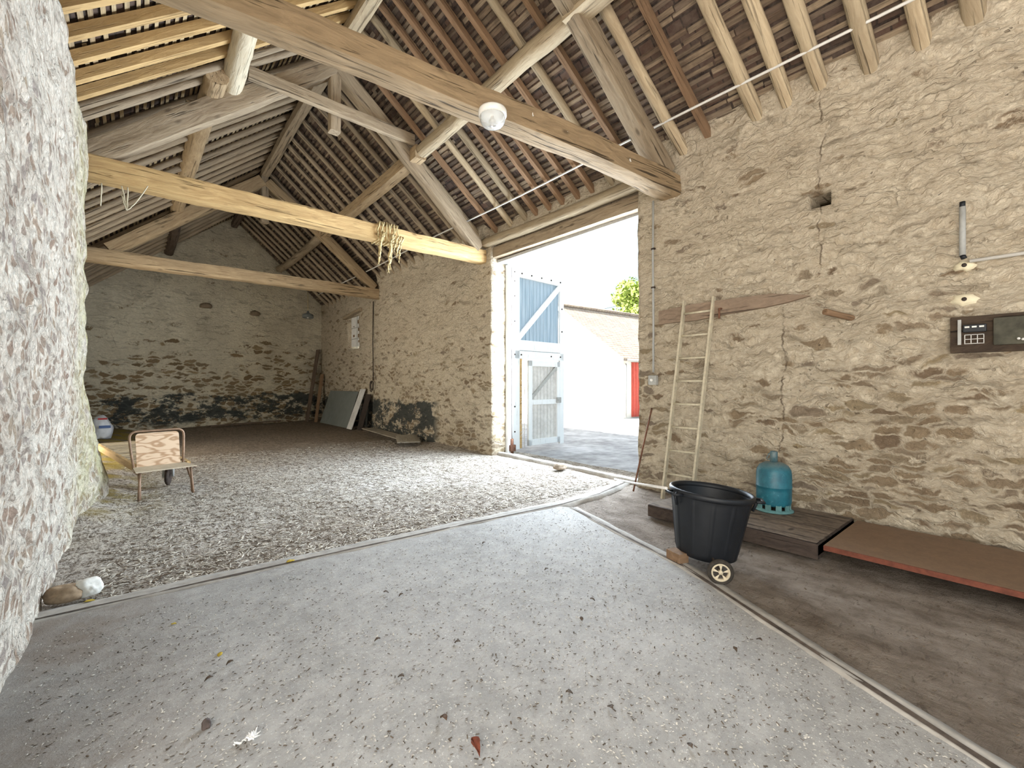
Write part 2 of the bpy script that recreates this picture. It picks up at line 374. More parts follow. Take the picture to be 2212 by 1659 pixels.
def grid_wall(name, fn, us, vs, holes, niches, depth, mat, amp=0.02, seed=0, steps=4, scale=(2.0, 2.0, 5.0), nrm=None, top_rough=0.0):
    """wall face on a grid. fn(u,v)->3d point, nrm: unit vector into the room. holes go through, niches are closed at the back"""
    us = np.array(sorted(set(np.round(us, 4)))); vs = np.array(sorted(set(np.round(vs, 4))))
    nu, nv = len(us), len(vs)
    U, V = np.meshgrid(us, vs, indexing='ij')
    P = np.array([fn(u, v) for u, v in zip(U.ravel(), V.ravel())], dtype=float)
    nrm = np.array(nrm, dtype=float); sc = np.array(scale)
    ridg = 1-np.abs(fbm(P*sc*np.array([0.9, 0.9, 1.0])+3.1, 3, seed+9))*2
    d = amp*(fbm(P*sc, 4, seed)*1.3+0.35*ridg)+amp*1.1*fbm(P*0.6, 2, seed+5)
    front = P+nrm[None, :]*d[:, None]
    if top_rough:
        tv = (V.ravel()-vs[0])/(vs[-1]-vs[0]); k = np.clip((tv-0.9)/0.1, 0, 1)
        front[:, 2] += k*top_rough*fbm(P*np.array([1.3, 1.3, 0.0])+9, 4, seed+3)
    inh = lambda L, u, v: any(a < u < b and c < v < d_ for a, b, c, d_ in L)
    keep = np.zeros((nu-1, nv-1), bool)
    for i in range(nu-1):
        for j in range(nv-1):
            um, vm = (us[i]+us[i+1])/2, (vs[j]+vs[j+1])/2
            keep[i, j] = not (inh(holes, um, vm) or inh(niches, um, vm))
    verts = [tuple(p) for p in front]; faces = []
    idx = lambda i, j: i*nv+j
    ecount = {}
    for i in range(nu-1):
        for j in range(nv-1):
            if keep[i, j]:
                f = (idx(i, j), idx(i+1, j), idx(i+1, j+1), idx(i, j+1)); faces.append(f)
                for a, b in zip(f, f[1:]+f[:1]): ecount[(min(a, b), max(a, b))] = ecount.get((min(a, b), max(a, b)), 0)+1
    cache = {}
    def deep(i0, s):
        if s == 0: return i0
        if (i0, s) not in cache:
            t = s/steps; p = P[i0]-nrm*depth*t
            p = p+nrm*d[i0]*(1-t)
            nz = fbm(np.array([p*sc+11]), 4, seed+2)[0]*amp*1.1 if s < steps else 0.0
            p = p+np.array([0.2, 1.0, 1.0])*nz
            if top_rough and s < steps: p = p.copy()
            cache[(i0, s)] = len(verts); verts.append(tuple(p))
        return cache[(i0, s)]
    for (a, b), c in ecount.items():
        if c == 1:
            for s in range(steps): faces.append((deep(a, s), deep(b, s), deep(b, s+1), deep(a, s+1)))
    # back face, coarse: closed where there is a niche
    for i in range(nu-1):
        for j in range(nv-1):
            um, vm = (us[i]+us[i+1])/2, (vs[j]+vs[j+1])/2
            if inh(holes, um, vm): continue
            q = [deep_any(verts, cache, P, nrm, depth, k_, steps, deep) for k_ in (idx(i, j), idx(i, j+1), idx(i+1, j+1), idx(i+1, j))]
            faces.append(tuple(q))
    used = sorted({i for f in faces for i in f}); rm = {o_: n_ for n_, o_ in enumerate(used)}
    o = link_mesh(name, [verts[i] for i in used], [tuple(rm[i] for i in f) for f in faces], mat, None, True)
    bm = bmesh.new(); bm.from_mesh(o.data); bmesh.ops.recalc_face_normals(bm, faces=bm.faces[:]); bm.to_mesh(o.data); bm.free()
    return tag(o, kind='structure')
def deep_any(verts, cache, P, nrm, depth, k, steps, deep):
    return deep(k, steps)

# ------------------------------------------------------------------ materials
LIME = (0.72, 0.635, 0.495); LIME2 = (0.50, 0.41, 0.295)
ST = [(0.25, 0.18, 0.12), (0.37, 0.28, 0.18), (0.31, 0.25, 0.19), (0.42, 0.33, 0.20)]
m_wall_right = stone_wall('limewashed rubble right', 'y', LIME, LIME2, ST, 0.10, 0.85, (0.2, 2.6), tar=(-0.5, 0.92, 8.6, 17.5, 0.75), relief=0.95, cell=(3.9, 13.5), panel=(1.74, 3.2, 2.1), cracks=((1.74, 0.1, 2.12, 0.012), (1.40, 2.45, 4.1, 0.010)))
m_wall_back = stone_wall('limewashed rubble back', 'x', (0.76, 0.69, 0.53), (0.60, 0.53, 0.39), [(0.20, 0.14, 0.08), (0.32, 0.22, 0.12), (0.27, 0.20, 0.12), (0.40, 0.30, 0.17)], 0.0, 1.0, (0.8, 3.0), tar=(0.15, 1.0, -3.0, 6.0, 0.62), cell=(3.2, 9.5), soot=0.35)
m_wall_left = stone_wall('limewashed rubble left', 'y', (0.83, 0.78, 0.68), (0.70, 0.60, 0.50), [(0.38, 0.27, 0.21), (0.48, 0.37, 0.28), (0.46, 0.40, 0.36), (0.54, 0.43, 0.31)], 0.42, 0.62, (0.2, 3.5), algae=(4.9, 6.9), cell=(10.0, 15), relief=1.0)

OAK_P, OAK_D = (0.50, 0.36, 0.20), (0.24, 0.155, 0.08)
m_beam = wood('hewn oak', (0.50, 0.37, 0.22), (0.27, 0.18, 0.10), var=0.12)
m_beam_gold = wood('golden hewn oak', (0.66, 0.46, 0.22), (0.40, 0.25, 0.11), var=0.1, streak=0.8)
m_beam_grey = wood('weathered oak', (0.43, 0.34, 0.23), (0.24, 0.175, 0.115), var=0.2)
m_pole = wood('pale pole', (0.52, 0.42, 0.28), (0.32, 0.24, 0.15), var=0.3, streak=0.6)
m_sawn = wood('brown sawn softwood', (0.33, 0.205, 0.12), (0.19, 0.115, 0.065), var=0.25, streak=0.4)
m_sawn_y = wood('yellow sawn softwood', (0.66, 0.45, 0.21), (0.44, 0.28, 0.12), var=0.15, streak=0.4)
m_lath = lath_mat('riven lath', [(0.10, 0.072, 0.052), (0.27, 0.20, 0.135), (0.17, 0.115, 0.078), (0.34, 0.26, 0.175), (0.20, 0.15, 0.11), (0.13, 0.09, 0.065)])
m_lath_y = lath_mat('pale lath', [(0.40, 0.29, 0.17), (0.58, 0.45, 0.27), (0.46, 0.34, 0.19), (0.62, 0.50, 0.32)])
m_dark = wood('dark old wood', (0.17, 0.12, 0.085), (0.07, 0.048, 0.035), var=0.2)
m_lime_wood = wood('limewashed log', (0.74, 0.66, 0.50), (0.50, 0.40, 0.27), var=0.1, streak=0.4)

def tile_mat():
    b = NB('clay tile undersides'); v = b.coord(); o = b.xyz(v)
    k = b.n('ShaderNodeTexBrick'); k.inputs['Scale'].default_value = 1.0
    mp = b.n('ShaderNodeCombineXYZ'); b.l(o[1], mp.inputs[0]); b.l(o[2], mp.inputs[1])
    b.l(b.vadd(mp.outputs[0], b.noise(v, 6, 3, col=True), 0.02), k.inputs['Vector'])
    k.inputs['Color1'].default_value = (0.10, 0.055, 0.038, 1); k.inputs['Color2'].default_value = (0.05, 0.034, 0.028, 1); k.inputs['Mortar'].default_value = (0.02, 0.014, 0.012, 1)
    k.inputs['Mortar Size'].default_value = 0.008; k.inputs['Brick Width'].default_value = 0.17; k.inputs['Row Height'].default_value = 0.075
    n = b.noise(v, 12, 5, 0.7)
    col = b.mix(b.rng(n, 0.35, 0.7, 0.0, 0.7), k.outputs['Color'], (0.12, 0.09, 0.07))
    return b.done(col, 0.95, b.math('ADD', n, b.math('MULTIPLY', k.outputs['Fac'], -1.0)), 0.6, 0.02)
m_tile = tile_mat()

def floor_mat():
    b = NB('earth floor with chaff'); v = b.coord(); o = b.xyz(v)
    w = b.vadd(v, b.noise(v, 3, 3, col=True), 0.12)
    big = b.noise(v, 0.55, 5, 0.6)
    st = b.noise(b.mapping(w, (22, 7, 10), (0, 0, 0.5)), 1.0, 6, 0.7, 1.2)
    st2 = b.noise(b.mapping(w, (9, 30, 10), (0, 0, 0.25)), 1.0, 5, 0.7, 0.8)
    fine = b.noise(v, 70, 4, 0.7)
    chaff = b.rng(b.math('ADD', b.math('MULTIPLY', b.math('ADD', st, st2), 0.5), b.math('MULTIPLY', b.math('SUBTRACT', fine, 0.5), 0.6)), 0.43, 0.56)
    # the trodden, chaff-strewn part lies between the concrete and the far bays
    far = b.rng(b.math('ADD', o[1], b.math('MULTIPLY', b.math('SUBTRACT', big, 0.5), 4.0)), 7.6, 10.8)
    near = b.rng(b.math('ADD', b.math('SUBTRACT', o[1], b.math('MULTIPLY', o[0], 0.25)), b.math('MULTIPLY', b.math('SUBTRACT', big, 0.5), 2.2)), 3.9, 4.9, 0.0, 1.0)
    pale = b.mix(b.rng(big, 0.35, 0.65), (0.66, 0.60, 0.52), (0.84, 0.79, 0.73))
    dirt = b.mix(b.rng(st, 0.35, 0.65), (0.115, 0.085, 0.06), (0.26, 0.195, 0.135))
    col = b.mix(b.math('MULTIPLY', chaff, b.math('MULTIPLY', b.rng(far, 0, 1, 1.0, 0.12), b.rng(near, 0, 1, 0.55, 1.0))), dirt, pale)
    # bare strip by the right wall: smoother grey brown
    rz = b.math('MULTIPLY', b.rng(b.math('SUBTRACT', o[0], b.math('MULTIPLY', o[1], 0.42)), 2.0, 2.3), b.rng(o[1], 3.3, 3.7, 1, 0))
    bare = b.mix(b.rng(b.noise(b.mapping(w, (5, 3, 4)), 1.0, 6, 0.7), 0.36, 0.64), (0.16, 0.122, 0.09), (0.34, 0.285, 0.235))
    bare = b.mix(b.math('MULTIPLY', b.rng(st2, 0.42, 0.34), 0.6), bare, (0.10, 0.075, 0.055))
    col = b.mix(rz, col, bare)
    moss = b.math('MULTIPLY', b.math('MULTIPLY', b.rng(o[0], -0.35, 0.35, 1, 0), b.rng(o[1], 5.6, 6.6)), b.rng(b.noise(v, 2.2, 4), 0.4, 0.58))
    col = b.mix(b.math('MULTIPLY', moss, 0.9), col, (0.34, 0.245, 0.035))
    h = b.math('ADD', st, b.math('ADD', st2, b.math('MULTIPLY', fine, 0.6)))
    return b.done(col, 0.9, h, 0.9, 0.03, spec=0.25)
m_floor = floor_mat()
def slab_mat():
    b = NB('concrete slab'); v = b.coord()
    n1 = b.noise(v, 1.1, 5, 0.6); n2 = b.noise(v, 75, 4, 0.8); n3 = b.noise(v, 9, 5, 0.7)
    col = b.mix(b.rng(n1, 0.3, 0.7), (0.26, 0.25, 0.235), (0.37, 0.36, 0.345))
    col = b.mix(b.rng(n3, 0.42, 0.62, 0.0, 0.35), col, (0.50, 0.48, 0.45))
    sp = b.rng(n2, 0.60, 0.68); col = b.mix(b.math('MULTIPLY', sp, 0.75), col, (0.78, 0.77, 0.75))
    sp2 = b.rng(n2, 0.40, 0.33); col = b.mix(b.math('MULTIPLY', sp2, 0.75), col, (0.14, 0.12, 0.10))
    st = b.noise(b.mapping(v, (9, 34, 6), (0, 0, 0.9)), 1.0, 5, 0.75); col = b.mix(b.rng(st, 0.40, 0.31, 0.0, 0.65), col, (0.13, 0.095, 0.07))
    # dirt swept against the left wall
    o = b.xyz(v); dm = b.math('MULTIPLY', b.rng(b.math('ADD', o[0], b.math('MULTIPLY', n3, 0.5)), 0.0, 0.55, 0.8, 0.0), b.rng(n1, 0.38, 0.6))
    col = b.mix(dm, col, (0.20, 0.155, 0.12))
    return b.done(col, 0.82, b.math('ADD', n2, n3), 0.55, 0.008, spec=0.35)
m_slab = slab_mat()
m_kerb = plain('kerb mortar', (0.45, 0.42, 0.38), 0.9, var=0.16, scale=18, bstr=0.5)
m_ground = plain('pale gravel', (0.50, 0.495, 0.51), 0.95, var=0.27, scale=5, bstr=0.3)

# ------------------------------------------------------------------ roof geometry
XR = 5.15; XRIDGE = 2.3; M_ = 0.82; Z_EAVE = 4.20
def zr(x): return (Z_EAVE+M_*(5.12-x)) if x >= XRIDGE else (Z_EAVE+M_*(5.12-(2*XRIDGE-x)))
Z_RIDGE = zr(XRIDGE)
def skew(y):                    # the rafters fan slightly along the barn
    return float(np.interp(y, [-3, 2, 4, 8, 17], [0.05, 0.08, 0.12, 0.0, -0.16]))

# ------------------------------------------------------------------ setting: walls
def lin(a, b, s): return list(np.linspace(a, b, max(2, int(round((b-a)/s))+1)))
DY0, DY1, DZ = 3.49, 6.74, 3.74          # gateway
WY0, WY1, WZ0, WZ1 = 13.5, 14.5, 2.45, 3.5   # small far window
NY0, NY1, NZ0, NZ1 = 1.31, 1.50, 3.09, 3.24  # putlog hole
us = lin(-4.0, NY0, 0.05)+lin(NY0, NY1, 0.05)+lin(NY1, DY0, 0.045)+lin(DY0, DY1, 0.1)+lin(DY1, WY0, 0.06)+lin(WY0, WY1, 0.08)+lin(WY1, 17.6, 0.08)
vs = lin(-0.15, WZ0, 0.05)+lin(WZ0, NZ0, 0.05)+lin(NZ0, NZ1, 0.05)+lin(NZ1, WZ1, 0.05)+lin(WZ1, DZ, 0.05)+lin(DZ, 4.12, 0.06)+[4.2, 4.3, 4.38, 4.44]
def fr(u, v):
    x = XR
    if v > 4.05 and not (DY0-0.1 < u < DY1+0.1): x = XR-0.10*min(1, (v-4.05)/0.3)**1.0*1.0   # haunch of plaster under the eaves
    if u > 11.9: x = XR+0.05
    return (x, u, v)
wall_right = grid_wall('wall_right', fr, us, vs, [(DY0, DY1, -1, 4.12), (WY0, WY1, WZ0, WZ1)], [(NY0, NY1, NZ0, NZ1)], 0.46, m_wall_right, amp=0.026, seed=3,
                       nrm=(-1, 0, 0), scale=(2.2, 2.2, 6.0), top_rough=0.10)
def ybk(x): return 15.75+(x+1.2)*0.235
def fb(u, v):
    top = max(zr(u)+0.16, 3.0) if -1.3 <= u <= 5.9 else 3.4
    return (u, ybk(u), -0.15+v*(top+0.15))
wall_back = grid_wall('wall_back', fb, lin(-1.6, XRIDGE, 0.075)+lin(XRIDGE, 5.6, 0.075), lin(0, 1, 0.0125), [], [], 0.4, m_wall_back, amp=0.022, seed=21,
                      nrm=(0, -1, 0), scale=(2.2, 2.2, 6.0))
def fl(u, v):
    x = -0.46+0.03*(v/4.0)
    k = min(1.0, max(0.0, (u-6.0)/0.75))
    if v < 1.25: x += 0.16*k*min(1.0, (1.25-v)/1.0)
    y = u
    if k > 0 and v < 1.25: y = u+0.55*k*min(1.0, (1.25-v)/0.9)**0.8
    return (x, y, v)
wall_left = grid_wall('wall_left', fl, lin(1.6, 6.72, 0.04), lin(-0.15, 4.0, 0.045)+[4.05], [], [], 0.75, m_wall_left, amp=0.028, seed=33,
                      nrm=(1, 0, 0), scale=(3.0, 3.0, 5.0), top_rough=0.05, steps=5)
# far part of the left wall, set back beyond the second truss
wall_left2 = grid_wall('wall_left.001', lambda u, v: (-1.22, u, v), lin(6.6, 15.9, 0.15)+[9.0, 11.2], lin(-0.15, 3.75, 0.1)+[2.5], [(9.0, 11.2, -1, 2.5)], [], 0.3, m_wall_back, amp=0.02, seed=35,
                       nrm=(1, 0, 0), scale=(2.2, 2.2, 6.0))  # the doorway is an added, unseen opening that lets the fill lamp in

b_ = MB(); b_.box((-3.5, 11.6, 2.75), (4.0, 7.0, 0.12)); b_.box((-3.5, 15.0, 1.3), (4.0, 0.15, 2.9)); tag(b_.obj('sun_blocker', m_lath), kind='structure')   # unseen lean-to added to keep the sun off the barn floor
# floor
def fz(X, Y):
    P = np.stack([X, Y, X*0], 1)
    z = 0.022*fbm(P*0.9, 3, 51)+0.010*fbm(P*6, 3, 52)-0.02
    # drifts of dirt against the walls
    z += 0.10*np.clip((X-4.75)/0.4, 0, 1)*np.clip((Y-7.0)/0.8, 0, 1)*(0.6+0.6*fbm(P*1.7, 3, 53))
    z += 0.12*np.clip((Y-(14.6+X*0.235))/1.2, 0, 1)*(0.6+0.6*fbm(P*1.3, 3, 54))
    z += 0.10*np.clip((-0.05-X)/0.4, 0, 1)*np.clip((Y-5.2)/0.8, 0, 1)
    z -= 0.02*np.clip((3.7-Y)/0.2, 0, 1)
    return z
gx = np.array(lin(-1.6, 5.85, 0.05)); gy = np.array(lin(-4.0, 3.2, 0.06)+lin(3.25, 9.0, 0.045)+lin(9.1, 17.9, 0.09))
GX, GY = np.meshgrid(gx, gy, indexing='ij'); GZ = fz(GX.ravel(), GY.ravel()).reshape(GX.shape)
nx, ny = GX.shape
fv = np.stack([GX.ravel(), GY.ravel(), GZ.ravel()], 1)
ff = [(i*ny+j, (i+1)*ny+j, (i+1)*ny+j+1, i*ny+j+1) for i in range(nx-1) for j in range(ny-1)]
tag(link_mesh('floor', fv, ff, m_floor, None, True), kind='structure')
def floor_z(x, y): return float(fz(np.array([x]), np.array([y]))[0])
# concrete slab in front of the camera, bounded by two mortar kerbs
KL = [(-0.46, 3.72), (1.0, 3.66), (2.4, 3.58), (3.6, 3.48), (4.3, 3.52), (5.3, 3.75)]      # kerb across the barn
KR = [(3.62, 3.28), (3.30, 2.35), (3.09, 1.69), (2.72, 0.95), (2.32, 0.12), (1.9, -0.7), (1.0, -2.6)]   # kerb slanting towards the camera
slab_poly = [(-0.5, 3.70), (1.0, 3.64), (2.4, 3.56), (3.5, 3.46)]+[(x-0.01, y) for x, y in KR]+[(0.4, -3.9), (-1.5, -3.9), (-1.5, 1.5), (-0.5, 1.6)]
b_ = MB(); b_.prism(slab_poly, -0.05, 0.006); tag(b_.obj('floor.001', m_slab), kind='structure')
def strip(name, pts, w, h, mat, seed, groove=0):
    P = []; ks = []
    for (a, b) in zip(pts, pts[1:]):
        a = Vector((a[0], a[1], 0)); b = Vector((b[0], b[1], 0)); n = max(1, int((b-a).length/0.05))
        for k in range(n): P.append(a.lerp(b, k/n))
    P.append(Vector((pts[-1][0], pts[-1][1], 0)))
    vs = []; fs = []
    prof = [(-0.5, -0.03), (-0.42, 0.5), (-0.12, 0.95), (0.0, 0.35), (0.10, 0.9), (0.42, 0.6), (0.5, -0.03)]
    for i, p in enumerate(P):
        t = (P[min(i+1, len(P)-1)]-P[max(i-1, 0)]).normalized(); s = Vector((-t.y, t.x, 0))
        for j, (q, z) in enumerate(prof):
            nz = fbm(np.array([[p.x*5+j*1.3, p.y*5, seed]]), 3, seed)[0]
            pt = p+s*(q*w*(1+0.25*nz)); zz = z*h*(1+0.5*nz) if z > 0 else -0.03
            vs.append((pt.x, pt.y, zz))
    m = len(prof)
    for i in range(len(P)-1):
        for j in range(m-1): fs.append((i*m+j, (i+1)*m+j, (i+1)*m+j+1, i*m+j+1))
    ob = tag(link_mesh(name, vs, fs, mat, None, True), kind='structure')
    if groove:
        vs = []
        for i, p in enumerate(P):
            t = (P[min(i+1, len(P)-1)]-P[max(i-1, 0)]).normalized(); s = Vector((-t.y, t.x, 0))
            nz = fbm(np.array([[p.x*4, p.y*4, seed]]), 3, seed)[0]
            for q in (groove*w-0.012-0.008*nz, groove*w+0.012+0.008*nz): pt = p+s*q; vs.append((pt.x, pt.y, h*0.97))
        link_mesh('kerb_joint', vs, [(2*i, 2*i+2, 2*i+3, 2*i+1) for i in range(len(P)-1)], m_joint, ob)
    return ob
m_joint = plain('dirty joint', (0.13, 0.10, 0.08), 0.95, var=0.3, scale=30)
strip('trim_1', KL, 0.19, 0.014, m_kerb, 61, -0.22)
strip('trim_2', KR[:-1], 0.13, 0.012, m_kerb, 62, -0.15)
strip('trim_3', [(5.25, 3.45), (5.30, 4.6), (5.32, 5.7), (5.36, 6.8)], 0.14, 0.05, m_kerb, 63)   # door sill

# roof covering: tile undersides plus laths (one layer per slope)
def roof_slope(side, name):
    ys = lin(-4.0, 18.2, 0.5); xs = np.linspace(XRIDGE, XRIDGE+side*(3.32 if side > 0 else 3.75), 14)
    vs = []; fs = []
    for th in (0.155, 0.19):
        for y in ys:
            for x in xs: vs.append((x, y, zr(XRIDGE+abs(x-XRIDGE))+th if True else 0))
    n = len(xs); m = len(ys)
    for k in (0, 1):
        o = k*n*m
        for i in range(m-1):
            for j in range(n-1): fs.append((o+i*n+j, o+i*n+j+1, o+(i+1)*n+j+1, o+(i+1)*n+j))
    c = tag(link_mesh(name, vs, fs, m_tile), kind='structure')
    # laths run along the barn
    b = MB(); rr = random.Random(5 if side > 0 else 6)
    slope = math.hypot(1, M_); L = (3.32 if side > 0 else 3.75)*slope; pitch = 0.098 if side < 0 else 0.083
    ang = math.atan(M_)
    for q in range(int(L/pitch)):
        y = -4.0
        while y < 18.1:
            ln = rr.uniform(0.35, 1.1) if side > 0 else rr.uniform(0.9, 1.7); y1 = min(18.15, y+ln)
            if rr.random() < (0.13 if side > 0 else 0.03): y = y1; continue
            s0 = (q+0.5)*pitch+rr.uniform(-0.016, 0.016); s1 = s0+rr.uniform(-0.012, 0.012)
            w = rr.uniform(0.028, 0.058) if side > 0 else rr.uniform(0.038, 0.048); hh = rr.uniform(0.008, 0.014); lift = rr.uniform(0.0, 0.006)
            pts = []
            for (s, yy) in ((s0, y), (s1, y1)):
                for (ds, dh) in ((-w/2, 0), (w/2, 0), (w/2, hh), (-w/2, hh)):
                    x = XRIDGE+side*(s+ds)/slope; z = Z_RIDGE-(s+ds)*M_/slope+0.132+lift+dh
                    pts.append((x, yy, z))
            b.add(pts, [(0, 1, 2, 3), (7, 6, 5, 4), (0, 4, 5, 1), (1, 5, 6, 2), (2, 6, 7, 3), (3, 7, 4, 0)])
            y = y1+rr.uniform(0.0, 0.03)
    l = link_mesh('roof_laths', b.v, b.f, m_lath if side > 0 else m_lath_y, c)
    return c
roof_slope(1, 'ceiling'); roof_slope(-1, 'ceiling.001')

# ------------------------------------------------------------------ trusses
def tp(x, z, Y, sk=0.0, dy=0.0): return Vector((x, Y+sk*(5.1-x)+dy, z))
def truss(Y, sk, tie, tiemat, mat, label, z_tie, purl=True, left=True):
    t = thing('roof_truss', label, 'roof truss', (XRIDGE, Y+sk*2.8, z_tie))
    (w0, h0, w1, h1, bend) = tie
    timber('tie_beam', tp(-1.15 if Y > 11 else -0.62, z_tie, Y, sk), tp(5.22, z_tie, Y, sk), w0, h0, tiemat, t, rough=0.020, sq=4.5, w1=w1, h1=h1, bend=bend, seg=20, step=0.08, knots=0.02)
    ap = 6.20; zf = z_tie+0.14
    timber('principal_rafter', tp(5.02, zf, Y, sk), tp(XRIDGE+0.05, ap, Y, sk), 0.20, 0.23, mat, t, rough=0.016, sq=4, bend=(0, 0.03), seg=16, knots=0.02)
    timber('principal_rafter', tp(-0.45, zf, Y, sk), tp(XRIDGE-0.05, ap, Y, sk), 0.20, 0.27, mat, t, rough=0.018, sq=4, bend=(0, 0.0), seg=16, knots=0.03)
    timber('king_post', tp(XRIDGE, 5.22, Y, sk), tp(XRIDGE, 6.42, Y, sk), 0.16, 0.16, m_beam_grey, t, rough=0.01, sq=5)
    timber('collar', tp(1.12, 5.52, Y, sk, -0.17), tp(3.56, 5.47, Y, sk, -0.17), 0.09, 0.17, m_beam_grey, t, rough=0.008, sq=6)
    # cleats carrying the purlins
    for s in (1, -1):
        x = XRIDGE+s*1.52
        b = MB(); M = Matrix.Translation(tp(x, zr(XRIDGE+1.52)-0.42, Y, sk)) @ Matrix.Rotation(s*math.atan(0.8), 4, 'Y')
        b.add([(-0.25*s, -0.07, 0.1), (0.2*s, -0.07, 0.1), (0.2*s, -0.07, 0.28), (-0.25*s, 0.07, 0.1), (0.2*s, 0.07, 0.1), (0.2*s, 0.07, 0.28)],
              [(0, 1, 2), (3, 5, 4), (0, 3, 4, 1), (1, 4, 5, 2), (2, 5, 3, 0)], False, M)
        o = b.obj('cleat', m_beam_grey); o.parent = t; o.matrix_parent_inverse = parent_matrix(t).inverted()
    return t
m_beam_dk = wood('dark hewn oak', (0.37, 0.265, 0.155), (0.18, 0.125, 0.07), var=0.1, streak=1.2)
m_beam_dg = wood('dark grey oak', (0.33, 0.26, 0.175), (0.17, 0.125, 0.08), var=0.1, streak=1.2)
T1 = truss(3.02, 0.085, (0.20, 0.19, 0.27, 0.26, (0, 0.03)), m_beam_dk, m_beam_dg, 'nearest roof truss, thick brown tie beam running over the camera and carrying the round lamp', 3.82)
T2 = truss(7.00, 0.0, (0.23, 0.27, 0.23, 0.25, (0, -0.02)), m_beam_gold, m_beam_grey, 'middle roof truss with a bright golden tie beam hung with frayed rope', 3.83)
T3 = truss(12.0, 0.0, (0.26, 0.28, 0.26, 0.27, (0, 0.0)), m_beam, m_beam, 'farthest roof truss, sagging pale brown tie beam in front of the gable wall', 3.88)

# ridge beams, purlins
def beam_thing(name, p0, p1, w, h, mat, label, cat, **k):
    o = timber(name, p0, p1, w, h, mat, **k); return tag(o, label, cat, k.get('group'))
beam_thing('ridge_beam', (XRIDGE, 3.25, 6.36), (XRIDGE, 6.92, 6.36), 0.18, 0.18, m_pole, 'pale ridge beam in the bay between the nearest and middle trusses', 'beam', rough=0.012)
beam_thing('ridge_beam', (XRIDGE, 7.08, 6.38), (XRIDGE, 11.92, 6.38), 0.17, 0.17, m_beam_grey, 'grey brown ridge beam between the middle and farthest trusses', 'beam', rough=0.012)
beam_thing('ridge_beam', (XRIDGE, 12.08, 6.38), (XRIDGE, 16.45, 6.38), 0.17, 0.17, m_dark, 'dark ridge beam between the farthest truss and the gable wall', 'beam', rough=0.012)
ZP = zr(XRIDGE+1.35)-0.125
beam_thing('purlin', (3.60, 3.0, ZP), (3.66, 6.95, ZP-0.03), 0.21, 0.21, m_pole, 'pale round purlin on the right slope between the nearest and middle trusses', 'purlin', rough=0.016, sq=2.5, bend=(0.02, 0.03), knots=0.02)
beam_thing('purlin', (3.62, 6.7, ZP-0.04), (3.66, 12.15, ZP-0.04), 0.20, 0.22, m_beam, 'brown squared purlin on the right slope beyond the middle truss', 'purlin', rough=0.012, sq=6, bend=(0.0, -0.03))
beam_thing('purlin', (3.66, 11.85, ZP-0.02), (3.66, 16.7, ZP-0.02), 0.20, 0.20, m_beam_grey, 'curved grey purlin on the right slope running into the gable wall', 'purlin', rough=0.016, sq=3, bend=(0.0, -0.10))
beam_thing('purlin', (3.45, -3.6, ZP), (3.52, 3.25, ZP), 0.24, 0.24, m_pole, 'thick pale purlin on the right slope in front of the nearest truss', 'purlin', rough=0.016, sq=4, bend=(0.0, 0.0))
beam_thing('purlin', (0.93, 2.9, ZP), (0.93, 7.05, ZP), 0.24, 0.24, m_lime_wood, 'gnarled limewashed log purlin on the left slope above the middle truss', 'purlin', rough=0.030, sq=2.2, bend=(0.03, 0.03), knots=0.04)
beam_thing('purlin', (0.72, 6.55, ZP-0.13), (0.62, 12.2, ZP-0.13), 0.25, 0.22, m_beam, 'brown log purlin on the left slope whose sawn round end faces the camera', 'purlin', rough=0.016, sq=2.6, bend=(0.0, 0.0))
beam_thing('purlin', (0.66, 11.9, ZP-0.13), (0.66, 16.2, ZP-0.13), 0.22, 0.22, m_dark, 'dark purlin on the left slope ending at the gable wall', 'purlin', rough=0.016, sq=3)
beam_thing('purlin', (0.93, -3.6, ZP), (0.93, 2.7, ZP), 0.22, 0.22, m_pole, 'pale purlin on the left slope in front of the nearest truss', 'purlin', rough=0.016, sq=3)

# wall plate log and lintel over the gateway
beam_thing('wall_plate', (5.13, 3.22, 4.03), (5.13, 6.92, 4.05), 0.17, 0.17, m_pole, 'pale round log lying along the top of the wall over the gateway', 'beam', rough=0.016, sq=2.6, bend=(0, -0.01), knots=0.01)
beam_thing('lintel', (5.33, DY0-0.10, 3.83), (5.33, DY1+0.10, 3.86), 0.32, 0.20, m_beam_grey, 'grey weathered timber lintel directly above the gateway', 'lintel', rough=0.012, sq=7)
b_ = MB(); b_.box((5.42, (DY0+DY1)/2, 3.71), (0.26, DY1-DY0, 0.05)); tag(b_.obj('trim_4', plain('pale soffit board', (0.42, 0.41, 0.39), 0.8)), kind='structure')
b_ = MB(); b_.box((5.42, (DY0+DY1)/2, 4.05), (0.32, DY1-DY0+0.1, 0.24)); tag(b_.obj('trim_5', m_beam_grey), kind='structure')

